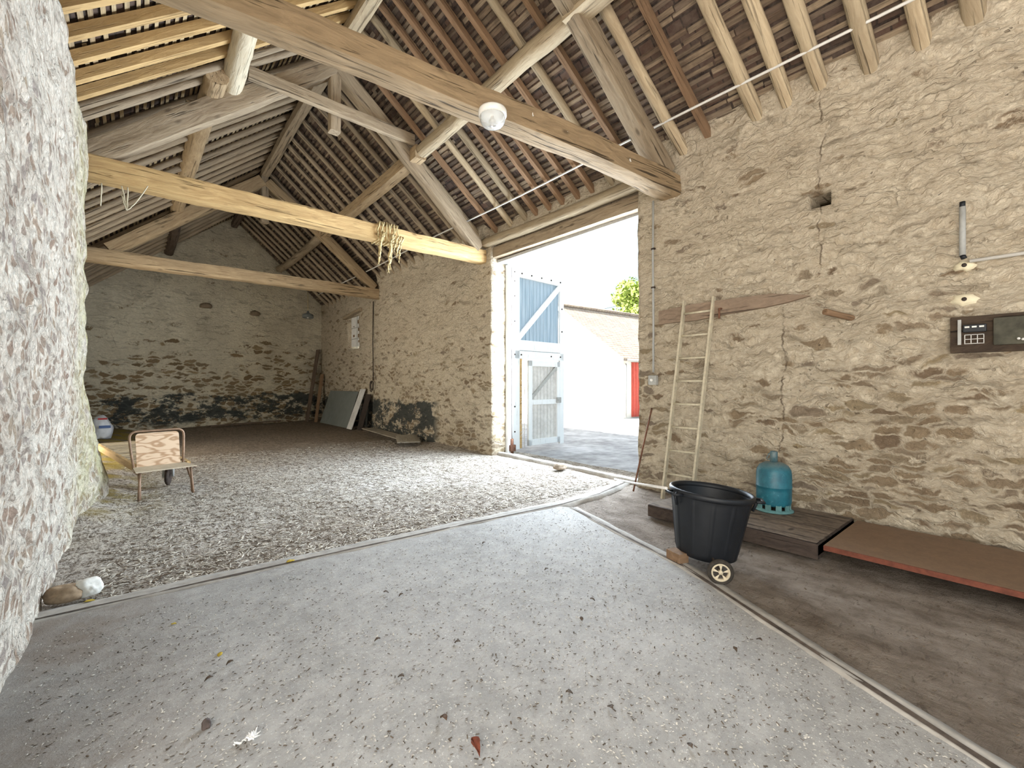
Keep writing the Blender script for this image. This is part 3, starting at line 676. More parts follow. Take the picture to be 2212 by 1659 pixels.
# ------------------------------------------------------------------ rafters
def rafter(side, y_foot, kind, grp, label, sk=None):
    sk = skew(y_foot) if sk is None else sk
    x0 = 5.40 if side > 0 else -1.25 if y_foot > 6.9 else -0.95
    x1 = XRIDGE+side*0.02
    dx = abs(x0-x1)
    if kind == 'pole': w, mat, sq, rg = rnd.uniform(0.085, 0.11), m_pole, 2.4, 0.010
    elif kind == 'sawn': w, mat, sq, rg = 0.075, m_sawn, 9, 0.003
    elif kind == 'yellow': w, mat, sq, rg = 0.085, m_sawn_y, 9, 0.003
    elif kind == 'big': w, mat, sq, rg = rnd.uniform(0.115, 0.14), m_pole, 3.0, 0.014
    else: w, mat, sq, rg = rnd.uniform(0.075, 0.095), m_beam_grey, 3.0, 0.008
    hh = w*1.05
    z0 = zr(XRIDGE+abs(x0-XRIDGE))+0.055; z1 = zr(x1)+0.055
    o = timber('rafter', (x0, y_foot+(0.35*0 if side > 0 else 0), z0), (x1, y_foot+sk*side*dx*1.0 if side > 0 else y_foot+sk*dx, z1), w, min(hh, 0.12), mat, rough=rg, sq=sq, seg=10, step=0.25,
               bend=(rnd.uniform(-0.03, 0.03), rnd.uniform(-0.01, 0.012)) if kind != 'sawn' and kind != 'yellow' else (0, 0))
    tag(o, label, 'rafter', grp)
def yw(px):                      # wall pixel column -> position along the right wall at the eave
    return on_x(px, 400, XR).y
ORD = ['first', 'second', 'third', 'fourth', 'fifth', 'sixth', 'seventh', 'eighth', 'ninth', 'tenth', 'eleventh', 'twelfth', 'thirteenth', 'fourteenth']
G1 = 'thick rafters in front of the nearest truss'
ys_ = [yw(p) for p in (1485, 1642, 1710, 1782, 1890, 2000, 2115)]+[-0.05]
for i, y in enumerate(ys_): rafter(1, y, 'big', G1, '%s thick pale roundwood rafter on the right slope counted rightwards from the nearest truss' % ORD[i])
rafter(1, yw(1540), 'sawn', 'thin rafters in front of the nearest truss', 'single thin orange brown sawn rafter among the thick pale ones at upper right')
np_ = ns_ = 0
for px, k in ((1375, 'sawn'), (1326, 'pole'), (1283, 'sawn'), (1252, 'sawn'), (1219, 'sawn'), (1190, 'sawn'), (1162, 'sawn'), (1138, 'pole'), (1105, 'pole'), (1073, 'sawn'), (1039, 'pole')):
    if k == 'pole': rafter(1, yw(px), k, 'pale pole rafters above the gateway', '%s pale pole rafter above the gateway counted from the nearest truss' % ORD[np_]); np_ += 1
    else: rafter(1, yw(px), k, 'brown sawn rafters above the gateway', '%s brown sawn rafter above the gateway counted from the nearest truss' % ORD[ns_]); ns_ += 1
for i in range(12): rafter(1, 7.28+i*0.40+rnd.uniform(-.03, .03), 'grey', 'right rafters of the middle bay', '%s grey brown rafter beyond the middle truss on the right slope' % ORD[i])
for i in range(11): rafter(1, 12.3+i*0.42+rnd.uniform(-.03, .03), 'grey', 'right rafters of the far bay', '%s dim grey rafter beyond the farthest truss on the right slope' % ORD[i])
for i, y in enumerate((2.7, 2.3, 1.9, 1.5, 1.1, 0.7)): rafter(-1, y, 'yellow', 'yellow rafters in front of the nearest truss', '%s yellow sawn left slope rafter counted from the nearest truss towards the camera' % ORD[i], sk=0.0)
for i, y in enumerate((3.30, 3.70, 4.10, 4.50, 4.90, 5.28, 5.64, 5.98, 6.28)): rafter(-1, y, 'yellow', 'yellow rafters of the near left slope', '%s warm yellow sawn left slope rafter beyond the nearest truss' % ORD[i], sk=0.0)
for i, y in enumerate((6.55, 6.79)): rafter(-1, y, 'grey', 'grey rafters beside the middle truss', '%s greyish rough left slope rafter after the yellow ones, before the middle truss' % ORD[i], sk=0.0)
for i in range(12): rafter(-1, 7.25+i*0.40+rnd.uniform(-.03, .03), 'grey', 'left rafters of the middle bay', '%s grey brown rafter beyond the middle truss on the left slope' % ORD[i], sk=0.0)
for i in range(9): rafter(-1, 12.3+i*0.42+rnd.uniform(-.03, .03), 'grey', 'left rafters of the far bay', '%s dim rafter beyond the farthest truss on the left slope' % ORD[i], sk=-0.05)

# ------------------------------------------------------------------ lamp on the nearest tie beam
m_white = plain('white enamel', (0.82, 0.80, 0.75), 0.35, var=0.05)
m_conduit = plain('pale conduit', (0.74, 0.72, 0.68), 0.5, var=0.08)
m_greyp = plain('grey plastic', (0.42, 0.42, 0.40), 0.5, var=0.1)
b = NB('ribbed glass'); b.b.inputs['Transmission Weight'].default_value = 0.75; b.b.inputs['IOR'].default_value = 1.35
v = b.coord(); m_glass = b.done((0.95, 0.95, 0.93), 0.12, b.noise(v, 60, 2), 0.3, 0.004, spec=0.5)
m_rust = plain('rusty steel', (0.27, 0.13, 0.08), 0.8, 0.3, var=0.3, scale=40)
m_iron = plain('dark iron', (0.08, 0.06, 0.05), 0.7, 0.4, var=0.25)
m_alu = plain('worn aluminium', (0.66, 0.59, 0.44), 0.55, 0.15, var=0.15)
m_black = plain('black plastic', (0.012, 0.014, 0.018), 0.5, var=0.2, scale=12, spec=0.35)

lp = on_z(1064, 244, 3.69)
t = thing('ceiling_lamp', 'round white ceiling lamp with ribbed glass bowl under the nearest tie beam', 'lamp', (lp.x, lp.y, 3.71))
b = MB(); b.lathe([(0.0, 0.0), (0.118, 0.0), (0.122, -0.012), (0.122, -0.045), (0.112, -0.055), (0.09, -0.055), (0.0, -0.05)], 40); b.obj('lamp_base', m_white, t)
b = MB(); b.lathe([(0.108, -0.05), (0.110, -0.068), (0.104, -0.10), (0.085, -0.128), (0.05, -0.142), (0.0, -0.146), (0.0, -0.140), (0.048, -0.136), (0.081, -0.123), (0.099, -0.098), (0.104, -0.055)], 48,
                  mod=lambda a, z: 1+0.012*math.cos(24*a)); b.obj('glass_bowl', m_glass, t)
b = MB(); b.lathe([(0.0, -0.05), (0.014, -0.05), (0.016, -0.07), (0.03, -0.09), (0.031, -0.105), (0.02, -0.122), (0.0, -0.127)], 20); b.obj('light_bulb', m_white, t)

# cable clips on the tie beam
for (px, py) in ((1150, 247), (1224, 282), (1361, 346)):
    p = on_y(px, py, 2.95+0.085*2.6); q = MB(); q.tube([(0, 0, 0.012), (0, 0, -0.012)], 0.008, 8); q.tube([(0, -0.006, -0.01), (0.0, -0.01, -0.022)], 0.006, 6)
    yb = 3.02+0.085*(5.1-p.x)-0.122
    p = on_y(px, py, yb); o = q.obj('cable_clip', m_white, loc=p); tag(o, '%s of three small white cable clips on the nearest tie beam right of the lamp' % {1150: 'leftmost', 1224: 'middle', 1361: 'rightmost'}[px], 'clip', 'cable clips on the nearest tie beam')

# white conduit under the rafters of the right slope
b = MB(); zc = zr(4.78)-0.03; ss = -3.5; path = []
while ss < 16.4: path.append((4.78+0.008*math.sin(ss*1.3), ss, zc+0.012*math.sin(ss*0.9))); ss += 0.6
b.tube(path, 0.014, 8); tag(b.obj('conduit_pipe', m_conduit), 'long thin white conduit running under the right slope of the roof', 'conduit')

# ------------------------------------------------------------------ rope on the middle tie beam
m_rope = wood('frayed rope', (0.62, 0.50, 0.27), (0.38, 0.28, 0.13), var=0.0)
b = MB(); rr = random.Random(3)
def ropepath(pts, jit=0.01, n=6):
    out = []
    for a, c in zip(pts, pts[1:]):
        a = Vector(a); c = Vector(c)
        for k in range(n): out.append(a.lerp(c, k/n)+Vector((rr.uniform(-jit, jit), rr.uniform(-jit, jit), rr.uniform(-jit, jit))))
    out.append(Vector(pts[-1])); return out
zt = 3.965; zb = 3.685; yf = 6.865; yk = 7.13
for k, x in enumerate((2.98, 3.01, 3.045, 3.10, 3.13, 3.17, 3.22, 3.26, 3.29)):
    x2 = x+rr.uniform(-0.05, 0.05)
    b.tube(ropepath([(x, yk, zb+0.1), (x, yk, zt), (x, yf, zt+0.01), (x2-0.02, yf-0.012, 3.82), (x2, yf, zb-0.005), (x2, yk, zb-0.01), (x, yk, zb+0.1)], 0.005, 4), rr.uniform(0.008, 0.013), 6, closed=False)
for (x, z1, r) in ((2.93, 3.28, 0.020), (2.95, 3.36, 0.014), (3.10, 3.20, 0.022), (3.13, 3.26, 0.014), (3.24, 3.48, 0.018), (3.28, 3.40, 0.014), (3.19, 3.55, 0.014)):
    pts = ropepath([(x+0.10, yf-0.02, 3.80), (x+0.04, yf-0.05, 3.66), (x+0.02, yf-0.05, (3.66+z1)/2), (x, yf-0.06, z1)], 0.010, 5)
    b.tube(pts, [r*(0.8+0.4*rr.random())*(1 if i < len(pts)-3 else 0.6) for i in range(len(pts))], 7)
    for q in range(3): b.tube([(x, yf-0.06, z1+0.01), (x+rr.uniform(-.02, .02), yf-0.06, z1-rr.uniform(0.03, 0.07))], 0.0035, 4)
tag(b.obj('rope', m_rope), 'frayed straw coloured rope wound round the golden tie beam with hanging ends', 'rope')

# cobwebs at the left end
m_web = plain('dusty cobweb', (0.62, 0.56, 0.42), 0.95, var=0.1)
b = MB(); rr = random.Random(9)
for (px, y0, y1) in ((219, 396, 445), (263, 402, 448), (276, 405, 455)):
    a = on_y(px, y0, 6.86); c = on_y(px-2+(12 if px == 263 else 0), y1, 6.86); b.tube(ropepath([a, c], 0.004, 5), 0.007, 5)
b.tube(ropepath([on_y(320, 403, 6.86), on_y(292, 440, 6.84), on_y(273, 455, 6.84), on_y(262, 420, 6.86)], 0.004, 5), 0.006, 5)
tag(b.obj('cobweb', m_web), 'dusty cobweb strands hanging under the left end of the golden tie beam', 'cobweb')

# ------------------------------------------------------------------ door leaf opened outwards
m_blue = NB('faded blue boards'); _v = m_blue.coord()
_pl = m_blue.noise(m_blue.mapping(_v, (40, 40, 1.2)), 1.0, 5, 0.65)
m_blueM = m_blue.done(m_blue.mix(m_blue.rng(_pl, 0.35, 0.7), (0.24, 0.34, 0.43), (0.48, 0.57, 0.65)), 0.8, _pl, 0.4, 0.01)
m_wp = NB('peeling white paint'); _v = m_wp.coord(); _pl = m_wp.noise(m_wp.mapping(_v, (30, 30, 3)), 1.0, 6, 0.7)
m_wpM = m_wp.done(m_wp.mix(m_wp.rng(_pl, 0.30, 0.42), (0.50, 0.50, 0.47), (0.80, 0.82, 0.83)), 0.75, _pl, 0.35, 0.006)
m_wp2 = plain('white boards', (0.72, 0.70, 0.67), 0.8, var=0.12, scale=14)
HX, HY = 5.60, 6.78; LW = 1.62
leaf = thing('door_leaf', 'tall wooden gateway leaf with blue upper boards and white wicket, swung outwards', 'door', (HX, HY, 0.0), math.radians(3.0))
# local x runs along the leaf, y is its thickness; the camera sees the side y<0
def dbox(b, x0, x1, z0, z1, y0, y1): b.box(((x0+x1)/2, (y0+y1)/2, (z0+z1)/2), (x1-x0, y1-y0, z1-z0), bev=0.004)
b = MB(); dbox(b, 0.06, LW, 3.50, 3.66, -0.05, 0.0); b.obj('top_rail', m_wpM, leaf)
b = MB(); dbox(b, 0.06, LW, 1.86, 2.02, -0.05, 0.0); b.obj('middle_rail', m_wpM, leaf)
b = MB(); dbox(b, 0.24, LW-0.12, 2.03, 2.24, -0.045, 0.0); b.obj('apron_board', m_wpM, leaf)
b = MB(); dbox(b, 0.06, 0.26, 0.04, 3.50, -0.05, 0.0); b.obj('hinge_stile', m_wpM, leaf)
b = MB(); dbox(b, LW-0.13, LW, 0.04, 3.50, -0.05, 0.0); b.obj('outer_stile', m_wpM, leaf)
b = MB(); x = 0.26
while x < LW-0.14: dbox(b, x+0.004, min(x+0.105, LW-0.13), 2.02, 3.52, 0.0, 0.025); x += 0.108
b.obj('upper_boards', m_blueM, leaf)
b = MB(); P0 = Vector((0.20, -0.03, 2.24)); P1 = Vector((LW-0.10, -0.03, 3.50)); dd = (P1-P0); L_ = dd.length
Mx = Matrix.Translation((P0+P1)/2) @ Matrix.Rotation(-math.atan2(dd.z, dd.x), 4, 'Y'); b.box((0, 0, 0), (L_, 0.045, 0.11), Mx, bev=0.004); b.obj('upper_brace', m_wpM, leaf)
b = MB()
for (xx, zz) in [(0.12, 3.58), (0.32, 3.58), (0.6, 3.58), (0.9, 3.58), (1.2, 3.58), (1.5, 3.58), (0.12, 3.4), (0.12, 3.1), (0.12, 1.94), (0.3, 1.94), (1.2, 1.94), (1.5, 1.94), (1.55, 3.0), (1.55, 2.5), (0.12, 2.6), (0.12, 0.9), (0.12, 0.4)]:
    b.tube([(xx, -0.045, zz), (xx, -0.062, zz)], 0.016, 8)
b.obj('bolt_heads', m_iron, leaf)['kind'] = 'stuff'
b = MB(); dbox(b, 0.262, 0.345, 0.05, 1.86, -0.03, 0.0); b.obj('jamb_strip', m_sawn_y, leaf)
wk = MB(); x = 0.60
while x < LW-0.16: dbox(wk, x+0.005, min(x+0.10, LW-0.15), 0.10, 1.80, -0.01, 0.015); x += 0.104
wicket = wk.obj('wicket_boards', m_wp2, leaf)
b = MB(); dbox(b, 0.52, 0.62, 0.08, 1.84, -0.05, 0.0); dbox(b, LW-0.22, LW-0.13, 0.08, 1.84, -0.05, 0.0); dbox(b, 0.52, LW-0.13, 1.72, 1.84, -0.05, 0.0); dbox(b, 0.52, LW-0.13, 0.08, 0.20, -0.05, 0.0); dbox(b, 0.60, LW-0.2, 0.92, 1.02, -0.045, 0.0)
b.obj('wicket_frame', m_wpM, wicket)
b = MB(); P0 = Vector((0.60, -0.03, 1.05)); P1 = Vector((LW-0.20, -0.03, 1.74)); dd = P1-P0
Mx = Matrix.Translation((P0+P1)/2) @ Matrix.Rotation(-math.atan2(dd.z, dd.x), 4, 'Y'); b.box((0, 0, 0), (dd.length, 0.035, 0.07), Mx); b.obj('wicket_brace', m_greyp, wicket)
b = MB(); b.box((LW-0.19, -0.065, 1.0), (0.13, 0.04, 0.12), bev=0.006); b.tube([(LW-0.19, -0.08, 1.0), (LW-0.19, -0.11, 1.0), (LW-0.27, -0.11, 1.0)], 0.008, 6); b.obj('lock_case', m_greyp, wicket)
b = MB(); rr = random.Random(4)
for q in range(7):
    z0 = rr.uniform(0.1, 1.2); pts = [(0.42+rr.uniform(-.05, .05), -0.03, z0+k*0.09+0) if k % 2 else (0.30+rr.uniform(-.03, .2), -0.035, z0+k*0.09) for k in range(5)]
    b.tube(pts, 0.004, 4)
b.tube([(0.42, -0.02, 0.06), (0.43, -0.02, 1.3)], 0.008, 5)
b.obj('loose_twine', m_white, leaf)
b = MB(); b.tube([(0.02, -0.02, 0.03), (0.02, -0.02, 1.9), (0.02, -0.02, 3.66)], 0.028, 10); b.obj('hinge_bar', m_rust, leaf)
# white frame post fixed in the jamb
b = MB(); b.box((5.53, 6.70, 1.83), (0.09, 0.07, 3.68), bev=0.004); tag(b.obj('trim_6', m_wpM), kind='structure')
b = MB(); b.tube([(5.585, 6.66, -0.01), (5.585, 6.66, 0.28)], 0.035, 10); b.box((5.585, 6.64, 0.10), (0.13, 0.05, 0.12)); tag(b.obj('hinge_socket', m_rust), 'rusty iron hinge socket at the foot of the gateway jamb', 'hinge')

# ------------------------------------------------------------------ small far window in the right wall
b = MB(); b.box((5.36, 14.10, 3.03), (0.08, 0.86, 0.94)); 
wb = b.obj('window_1', plain('whitewashed infill block', (0.80, 0.79, 0.76), 0.9, var=0.1, scale=12)); tag(wb, kind='structure')
b = MB()
for (yy, zz, s) in ((13.78, 3.32, 0.11), (13.75, 3.08, 0.10), (13.75, 2.88, 0.11), (13.75, 2.70, 0.07), (14.2, 2.90, 0.07), (14.2, 3.2, 0.03)):
    b.box((5.315, yy+0.08, zz), (0.012, s*1.6, s))
b.obj('block_hole', m_sawn, wb)
b = MB(); b.box((5.315, 13.99, 3.0), (0.014, 0.02, 1.05)); b.box((5.315, 14.1, 3.15), (0.014, 0.84, 0.02)); b.box((5.315, 14.1, 2.80), (0.014, 0.84, 0.02)); b.obj('block_joint', m_greyp, wb)
beam_thing('window_lintel', (5.15, WY0-0.28, 3.60), (5.15, WY1+0.18, 3.50), 0.12, 0.10, m_beam_grey, 'short wooden lintel over the small bricked window in the far right wall', 'lintel', rough=0.01, sq=6)

# ------------------------------------------------------------------ things on the right wall
b = MB(); p0 = on_x(1412, 425, XR-0.04)
b.tube([(XR-0.05, p0.y, 3.72), (XR-0.045, p0.y+0.008, 3.0), (XR-0.05, p0.y-0.004, 2.2), (XR-0.045, p0.y, 1.50)], 0.013, 8)
sw = thing('wall_switch', 'small grey switch box at the foot of a thin conduit right of the gateway', 'switch', (XR-0.05, p0.y, 1.40))
b.obj('cable_conduit', m_greyp).parent = sw; bpy.data.objects['cable_conduit'].matrix_parent_inverse = parent_matrix(sw).inverted()
b = MB(); b.box((0, 0, 0), (0.06, 0.12, 0.125), bev=0.014); b.obj('switch_box', m_greyp, sw)
b = MB(); b.tube([(-0.03, 0, 0), (-0.045, 0, 0)], 0.02, 12); b.obj('switch_button', m_white, sw)
for zz in (3.1, 2.6): 
    b = MB(); b.box((0.0, 0.0, zz-1.40), (0.03, 0.05, 0.02)); b.obj('cable_clamp', m_iron, sw)

# old timber lintel of a walled up doorway
a0 = on_x(1425, 690, XR-0.02); a1 = on_x(1750, 643, XR-0.02)
poly = [(0.0, -0.09), (0.0, 0.08), (0.5, 0.10), (1.0, 0.09), (1.35, 0.075), (1.62, 0.02), (1.70, -0.005), (1.5, -0.04), (1.25, -0.06), (0.9, -0.075), (0.5, -0.10), (0.25, -0.09)]
Ly = a0.y-a1.y; vsx = []; n = len(poly)
b = MB(); pr = [(a0.y-px*Ly/1.70, a0.z+(a1.z-a0.z)*px/1.70+pz+0.02) for px, pz in poly]
b.add([(XR-0.045, y, z) for y, z in pr]+[(XR+0.05, y, z) for y, z in pr], [tuple(range(n)), tuple(range(2*n-1, n-1, -1))]+[(i, n+i, n+(i+1) % n, (i+1) % n) for i in range(n)])
tag(b.obj('embedded_lintel', wood('dull embedded timber', (0.31, 0.23, 0.165), (0.17, 0.12, 0.085), axis=1)), 'old brown timber lintel embedded in the right wall behind the ladder top', 'lintel')
b = MB(); q = on_x(1557, 672, XR-0.06); b.tube([(XR-0.02, q.y, q.z+0.03), (XR-0.10, q.y, q.z+0.02), (XR-0.10, q.y, q.z-0.09)], 0.012, 8); tag(b.obj('iron_hook', m_rust), 'rusty iron hook under the embedded timber beside the ladder top', 'hook')
# wooden peg
tag(timber('wall_peg', (5.20, 1.13, 1.97), (4.90, 1.30, 2.03), 0.065, 0.060, m_sawn, rough=0.008, sq=2.2, step=0.03), 'stubby brown wooden peg sticking out of the right wall', 'peg')

# fuse board
fb_ = thing('fuse_board', 'dark dusty wooden fuse board with meter on the right wall at the picture edge', 'fuse board', (XR-0.055, 0.08, 1.745))
m_board = wood('dirty board', (0.095, 0.065, 0.042), (0.035, 0.024, 0.018), axis=1)
b = MB(); b.box((0, 0.0, 0.0), (0.05, 0.80, 0.29), bev=0.006); b.obj('backboard', m_board, fb_)
b = MB(); b.box((-0.035, -0.12, 0.01), (0.04, 0.56, 0.21), bev=0.01); mc = b.obj('meter_case', plain('greenish grey casing', (0.10, 0.095, 0.07), 0.9, var=0.25, scale=20), fb_)
Mr = Matrix.Translation((-0.055, -0.10, 0.02)) @ Matrix.Rotation(-math.pi/2, 4, 'Y')
b = MB(); b.lathe([(0.0, 0.028), (0.05, 0.026), (0.072, 0.014), (0.078, 0.0)], 28, Mr); b.obj('meter_dial', m_black, mc)
b = MB(); b.tube([(-0.057, -0.10+0.085*math.cos(a), 0.02+0.085*math.sin(a)) for a in np.linspace(0, 2*math.pi, 24, endpoint=False)], 0.006, 6, closed=True); b.obj('dial_rim', m_greyp, mc)
for k in range(4):
    b = MB(); b.tube([(-0.05, 0.03-k*0.022, -0.055-k*0.006), (-0.072, 0.03-k*0.022, -0.055-k*0.006)], 0.009, 10); b.obj('terminal', m_conduit, mc)
b = MB(); b.box((-0.04, 0.26, 0.045), (0.05, 0.13, 0.06), bev=0.006); b.obj('fuse_block', m_black, fb_)
b = MB()
for k in range(4): b.box((-0.033, 0.315-k*0.035, -0.04), (0.02, 0.004, 0.075))
for k in range(3): b.box((-0.033, 0.262, -0.004-k*0.035), (0.02, 0.108, 0.004))
b.obj('fuse_grille', m_conduit, fb_)
for k in range(3):
    b = MB(); b.box((-0.07, 0.30-k*0.04, 0.055), (0.012, 0.026, 0.012)); b.obj('fuse_holder', m_white, fb_)
b = MB(); b.box((-0.03, 0.345, 0.02), (0.03, 0.02, 0.20)); b.obj('side_strip', m_greyp, fb_)

gp = on_x(2079, 452, XR-0.06)
b = MB(); b.tube([(XR-0.06, gp.y, 2.78), (XR-0.055, gp.y, 2.39)], 0.020, 12); o = b.obj('pipe_stub', m_greyp); tag(o, 'short upright grey pipe on the right wall above the fuse board', 'pipe')
b = MB(); b.tube([(XR-0.06, gp.y, 2.78), (XR-0.06, gp.y, 2.82)], 0.018, 12); b.obj('pipe_end', m_black, o); b = MB(); b.tube([(XR-0.055, gp.y, 2.39), (XR-0.055, gp.y-0.01, 2.36)], 0.018, 12); b.obj('pipe_end', m_black, o)
b = MB(); b.tube([(XR-0.05, gp.y-0.04, 2.335), (XR-0.045, -0.6, 2.335), (XR-0.05, -2.5, 2.33)], 0.014, 10); tag(b.obj('water_pipe', m_conduit), 'thin white horizontal pipe running off to the right above the fuse board', 'pipe')
m_plas = plain('fresh plaster', (0.80, 0.72, 0.52), 0.95, var=0.1, scale=25, bstr=0.6)
for (px, py, w) in ((2084, 575, 0.13), (2084, 648, 0.18)):
    q = on_x(px, py, XR-0.01); b = MB(); rr = random.Random(px+py); N = 18
    poly = [(w*0.5*math.cos(a)*rr.uniform(0.75, 1.2), w*0.33*math.sin(a)*rr.uniform(0.7, 1.25)) for a in np.linspace(0, 2*math.pi, N, endpoint=False)]
    b.add([(0.02, y, z) for y, z in poly]+[(-0.030, y*0.7, z*0.7) for y, z in poly]+[(-0.038, 0, 0)], [(i, (i+1) % N, N+(i+1) % N, N+i) for i in range(N)]+[(N+i, N+(i+1) % N, 2*N) for i in range(N)], True)
    o = b.obj('plaster_patch', m_plas, loc=q); tag(o, 'cream plaster daub %s' % ('just below the upright grey pipe' if py < 600 else 'just above the fuse board, lower of the two daubs'), 'plaster daub')
    b = MB(); b.lathe([(0.0, 0.0), (0.016, 0.0), (0.016, -0.01), (0, -0.01)], 10, Matrix.Translation((-0.036, 0.0, 0)) @ Matrix.Rotation(math.pi/2, 4, 'Y')); b.obj('nail_hole', m_iron, o)

# ------------------------------------------------------------------ ladder
foot = on_z(1431, 1078, 0.0); LA = Vector((foot.x, foot.y, 0.0)); tA = on_x(1479, 660, XR-0.04); tB = on_x(1542, 656, XR-0.04)
LB = Vector((LA.x+0.0, LA.y-(tA.y-tB.y), 0.0))
lad = thing('ladder', 'aluminium ladder leaning on the right wall beside the gateway', 'ladder', (LA.x, (LA.y+LB.y)/2, 0))
inv = parent_matrix(lad).inverted()
def lchild(b, name, mat): o = b.obj(name, mat); o.parent = lad; o.matrix_parent_inverse = inv; return o
def bar(b, p0, p1, w, d):
    p0 = Vector(p0); p1 = Vector(p1); x = (p1-p0).normalized(); y = Vector((0, 1, 0)); z = x.cross(y).normalized(); y = z.cross(x)
    M = Matrix((x, y, z)).transposed().to_4x4(); M.translation = (p0+p1)/2; b.box((0, 0, 0), ((p1-p0).length, w, d), M, bev=0.003)
tA.z = 2.36; tB = Vector((tA.x, tA.y-(LA.y-LB.y), 2.36))
for P0, P1 in ((LA, tA), (LB, tB)):
    b = MB(); bar(b, P0+Vector((0, 0, 0.0)), P1, 0.024, 0.058); lchild(b, 'stile', m_alu)
for k in range(8):
    f = 0.125+k*0.1155; a = LA.lerp(tA, f); c = LB.lerp(tB, f)
    b = MB(); b.tube([a, c], 0.013, 10); lchild(b, 'rung', m_alu)

# iron rod
f0 = on_z(1368, 1062, 0.0); f1 = on_x(1408, 882, XR-0.04)
b = MB(); b.tube([f0, f0.lerp(f1, 0.5)+Vector((0.004, 0.004, 0)), f1], 0.011, 8); tag(b.obj('iron_rod', m_rust), 'thin rusty iron rod leaning on the wall corner left of the ladder', 'rod')

# ------------------------------------------------------------------ wheeled bin
bc = Vector((3.30, 1.74, 0.0))+RT*0.088-FW*0.02
BZ = 0.038
bn = thing('garden_bin', 'black ribbed round plastic bin on small wheels standing open in the barn', 'bin', (bc.x, bc.y, 0))
lean = Matrix.Translation((0, 0, BZ)) @ Matrix.Rotation(math.radians(5.0), 4, Vector((RT.y*-1, RT.x, 0)))
H = 0.50; r0, r1 = 0.215, 0.285
def ribs(a, z): return 1+(0.030 if (math.cos(12*a) > 0.96 and 0.03 < z < H-0.05) else 0)
b = MB(); b.lathe([(0.0, 0.0), (r0-0.02, 0.0), (r0, 0.012)]+[(r0+(r1-r0)*k/12, 0.012+(H-0.05)*k/12) for k in range(1, 13)]+[(r1+0.004, H-0.03)], 144, lean, mod=ribs)
b.lathe([(r1-0.004, H-0.03), (r1-0.01, H-0.05), (r0-0.01, 0.03), (0.0, 0.025)], 72, lean)
body = b.obj('bin_body', m_black, bn)
b = MB(); b.lathe([(r1-0.006, H-0.04), (r1+0.012, H-0.045), (r1+0.020, H-0.03), (r1+0.020, H-0.008), (r1+0.010, H), (r1-0.002, H-0.004), (r1-0.010, H-0.03), (r1-0.006, H-0.04)], 72, lean); b.obj('rim', m_black, bn)
for s, a0 in ((1, math.atan2(RT.y, RT.x)), (-1, math.atan2(RT.y, RT.x)+math.pi)):
    b = MB(); R = r1+0.015; A = a0-(0.30 if s > 0 else -0.25)
    u = Vector((math.cos(A), math.sin(A), 0)); w = Vector((-u.y, u.x, 0))
    pts = [u*R+w*-0.065, u*(R+0.055)+w*-0.055, u*(R+0.06)+w*0.055, u*R+w*0.065]; pts = [p+Vector((0, 0, H-0.035)) for p in pts]
    b.tube(pts, 0.011, 8, lean); b.tube([u*(R-0.005)+Vector((0, 0, H-0.03)), u*(R+0.015)+Vector((0, 0, H-0.06)), u*(R-0.005)+Vector((0, 0, H-0.12))], 0.012, 8, lean); b.obj('handle', m_black, bn)
m_hub = plain('dusty cream plastic', (0.62, 0.53, 0.38), 0.6, var=0.1)
m_tyre = plain('dusty rubber', (0.06, 0.05, 0.04), 0.9, var=0.3)
wc = on_z(1556, 1236, 0.085)-bc; wdir = (RT*-0.22-FW*0.97).normalized()
def wheel(c):
    M = Matrix.Translation(c) @ wdir.to_track_quat('Z', 'Y').to_matrix().to_4x4()
    b = MB(); N = 32; 
    b.lathe([(0.058, -0.016), (0.074, -0.018), (0.083, -0.010), (0.085, 0.0), (0.083, 0.010), (0.074, 0.018), (0.058, 0.016), (0.058, -0.016)], 40, M); w = b.obj('wheel', m_tyre, bn)
    b = MB(); b.lathe([(0.050, -0.014), (0.060, -0.016), (0.060, 0.017), (0.050, 0.019), (0.050, -0.014)], 40, M); b.lathe([(0.0, 0.020), (0.014, 0.019), (0.014, -0.012), (0.0, -0.012)], 20, M)
    for k in range(5):
        a = k*2*math.pi/5+0.3; b.add([(math.cos(a-0.10)*0.012, math.sin(a-0.10)*0.012, 0.015), (math.cos(a-0.20)*0.052, math.sin(a-0.20)*0.052, 0.012), (math.cos(a+0.20)*0.052, math.sin(a+0.20)*0.052, 0.012), (math.cos(a+0.10)*0.012, math.sin(a+0.10)*0.012, 0.015)], [(0, 1, 2, 3)], False, M)
    b.obj('wheel_hub', m_hub, w)
wheel(wc); wheel(wc-wdir*0.47)
b = MB(); b.tube([wc-wdir*0.02, wc-wdir*0.47], 0.009, 8); b.obj('axle', m_iron, bn)
q0 = on_z(1472, 1205, 0.05)-bc
b = MB(); MM = Matrix.Translation((q0.x+0.03, q0.y+0.05, 0.052)) @ Matrix.Rotation(math.radians(-18), 4, 'Z'); b.box((0, 0, -0.012), (0.09, 0.14, 0.076), MM, bev=0.004); tag(b.obj('wooden_block', m_sawn, loc=bc), 'small brown orange wooden block propping up the left side of the bin', 'block')
# the stick lying from the sill to the bin's handle
b = MB(); uL = Vector((math.cos(math.atan2(RT.y, RT.x)+math.pi+0.25), math.sin(math.atan2(RT.y, RT.x)+math.pi+0.25), 0))
hp = bc+uL*0.345; b.tube([(4.98, 3.75, 0.05), ((4.98+hp.x)/2, (3.75+hp.y)/2, 0.30), (hp.x, hp.y, 0.565)], 0.011, 8); tag(b.obj('broom_stick', m_conduit), 'long pale stick leaning from the gateway sill onto the bin handle', 'stick')

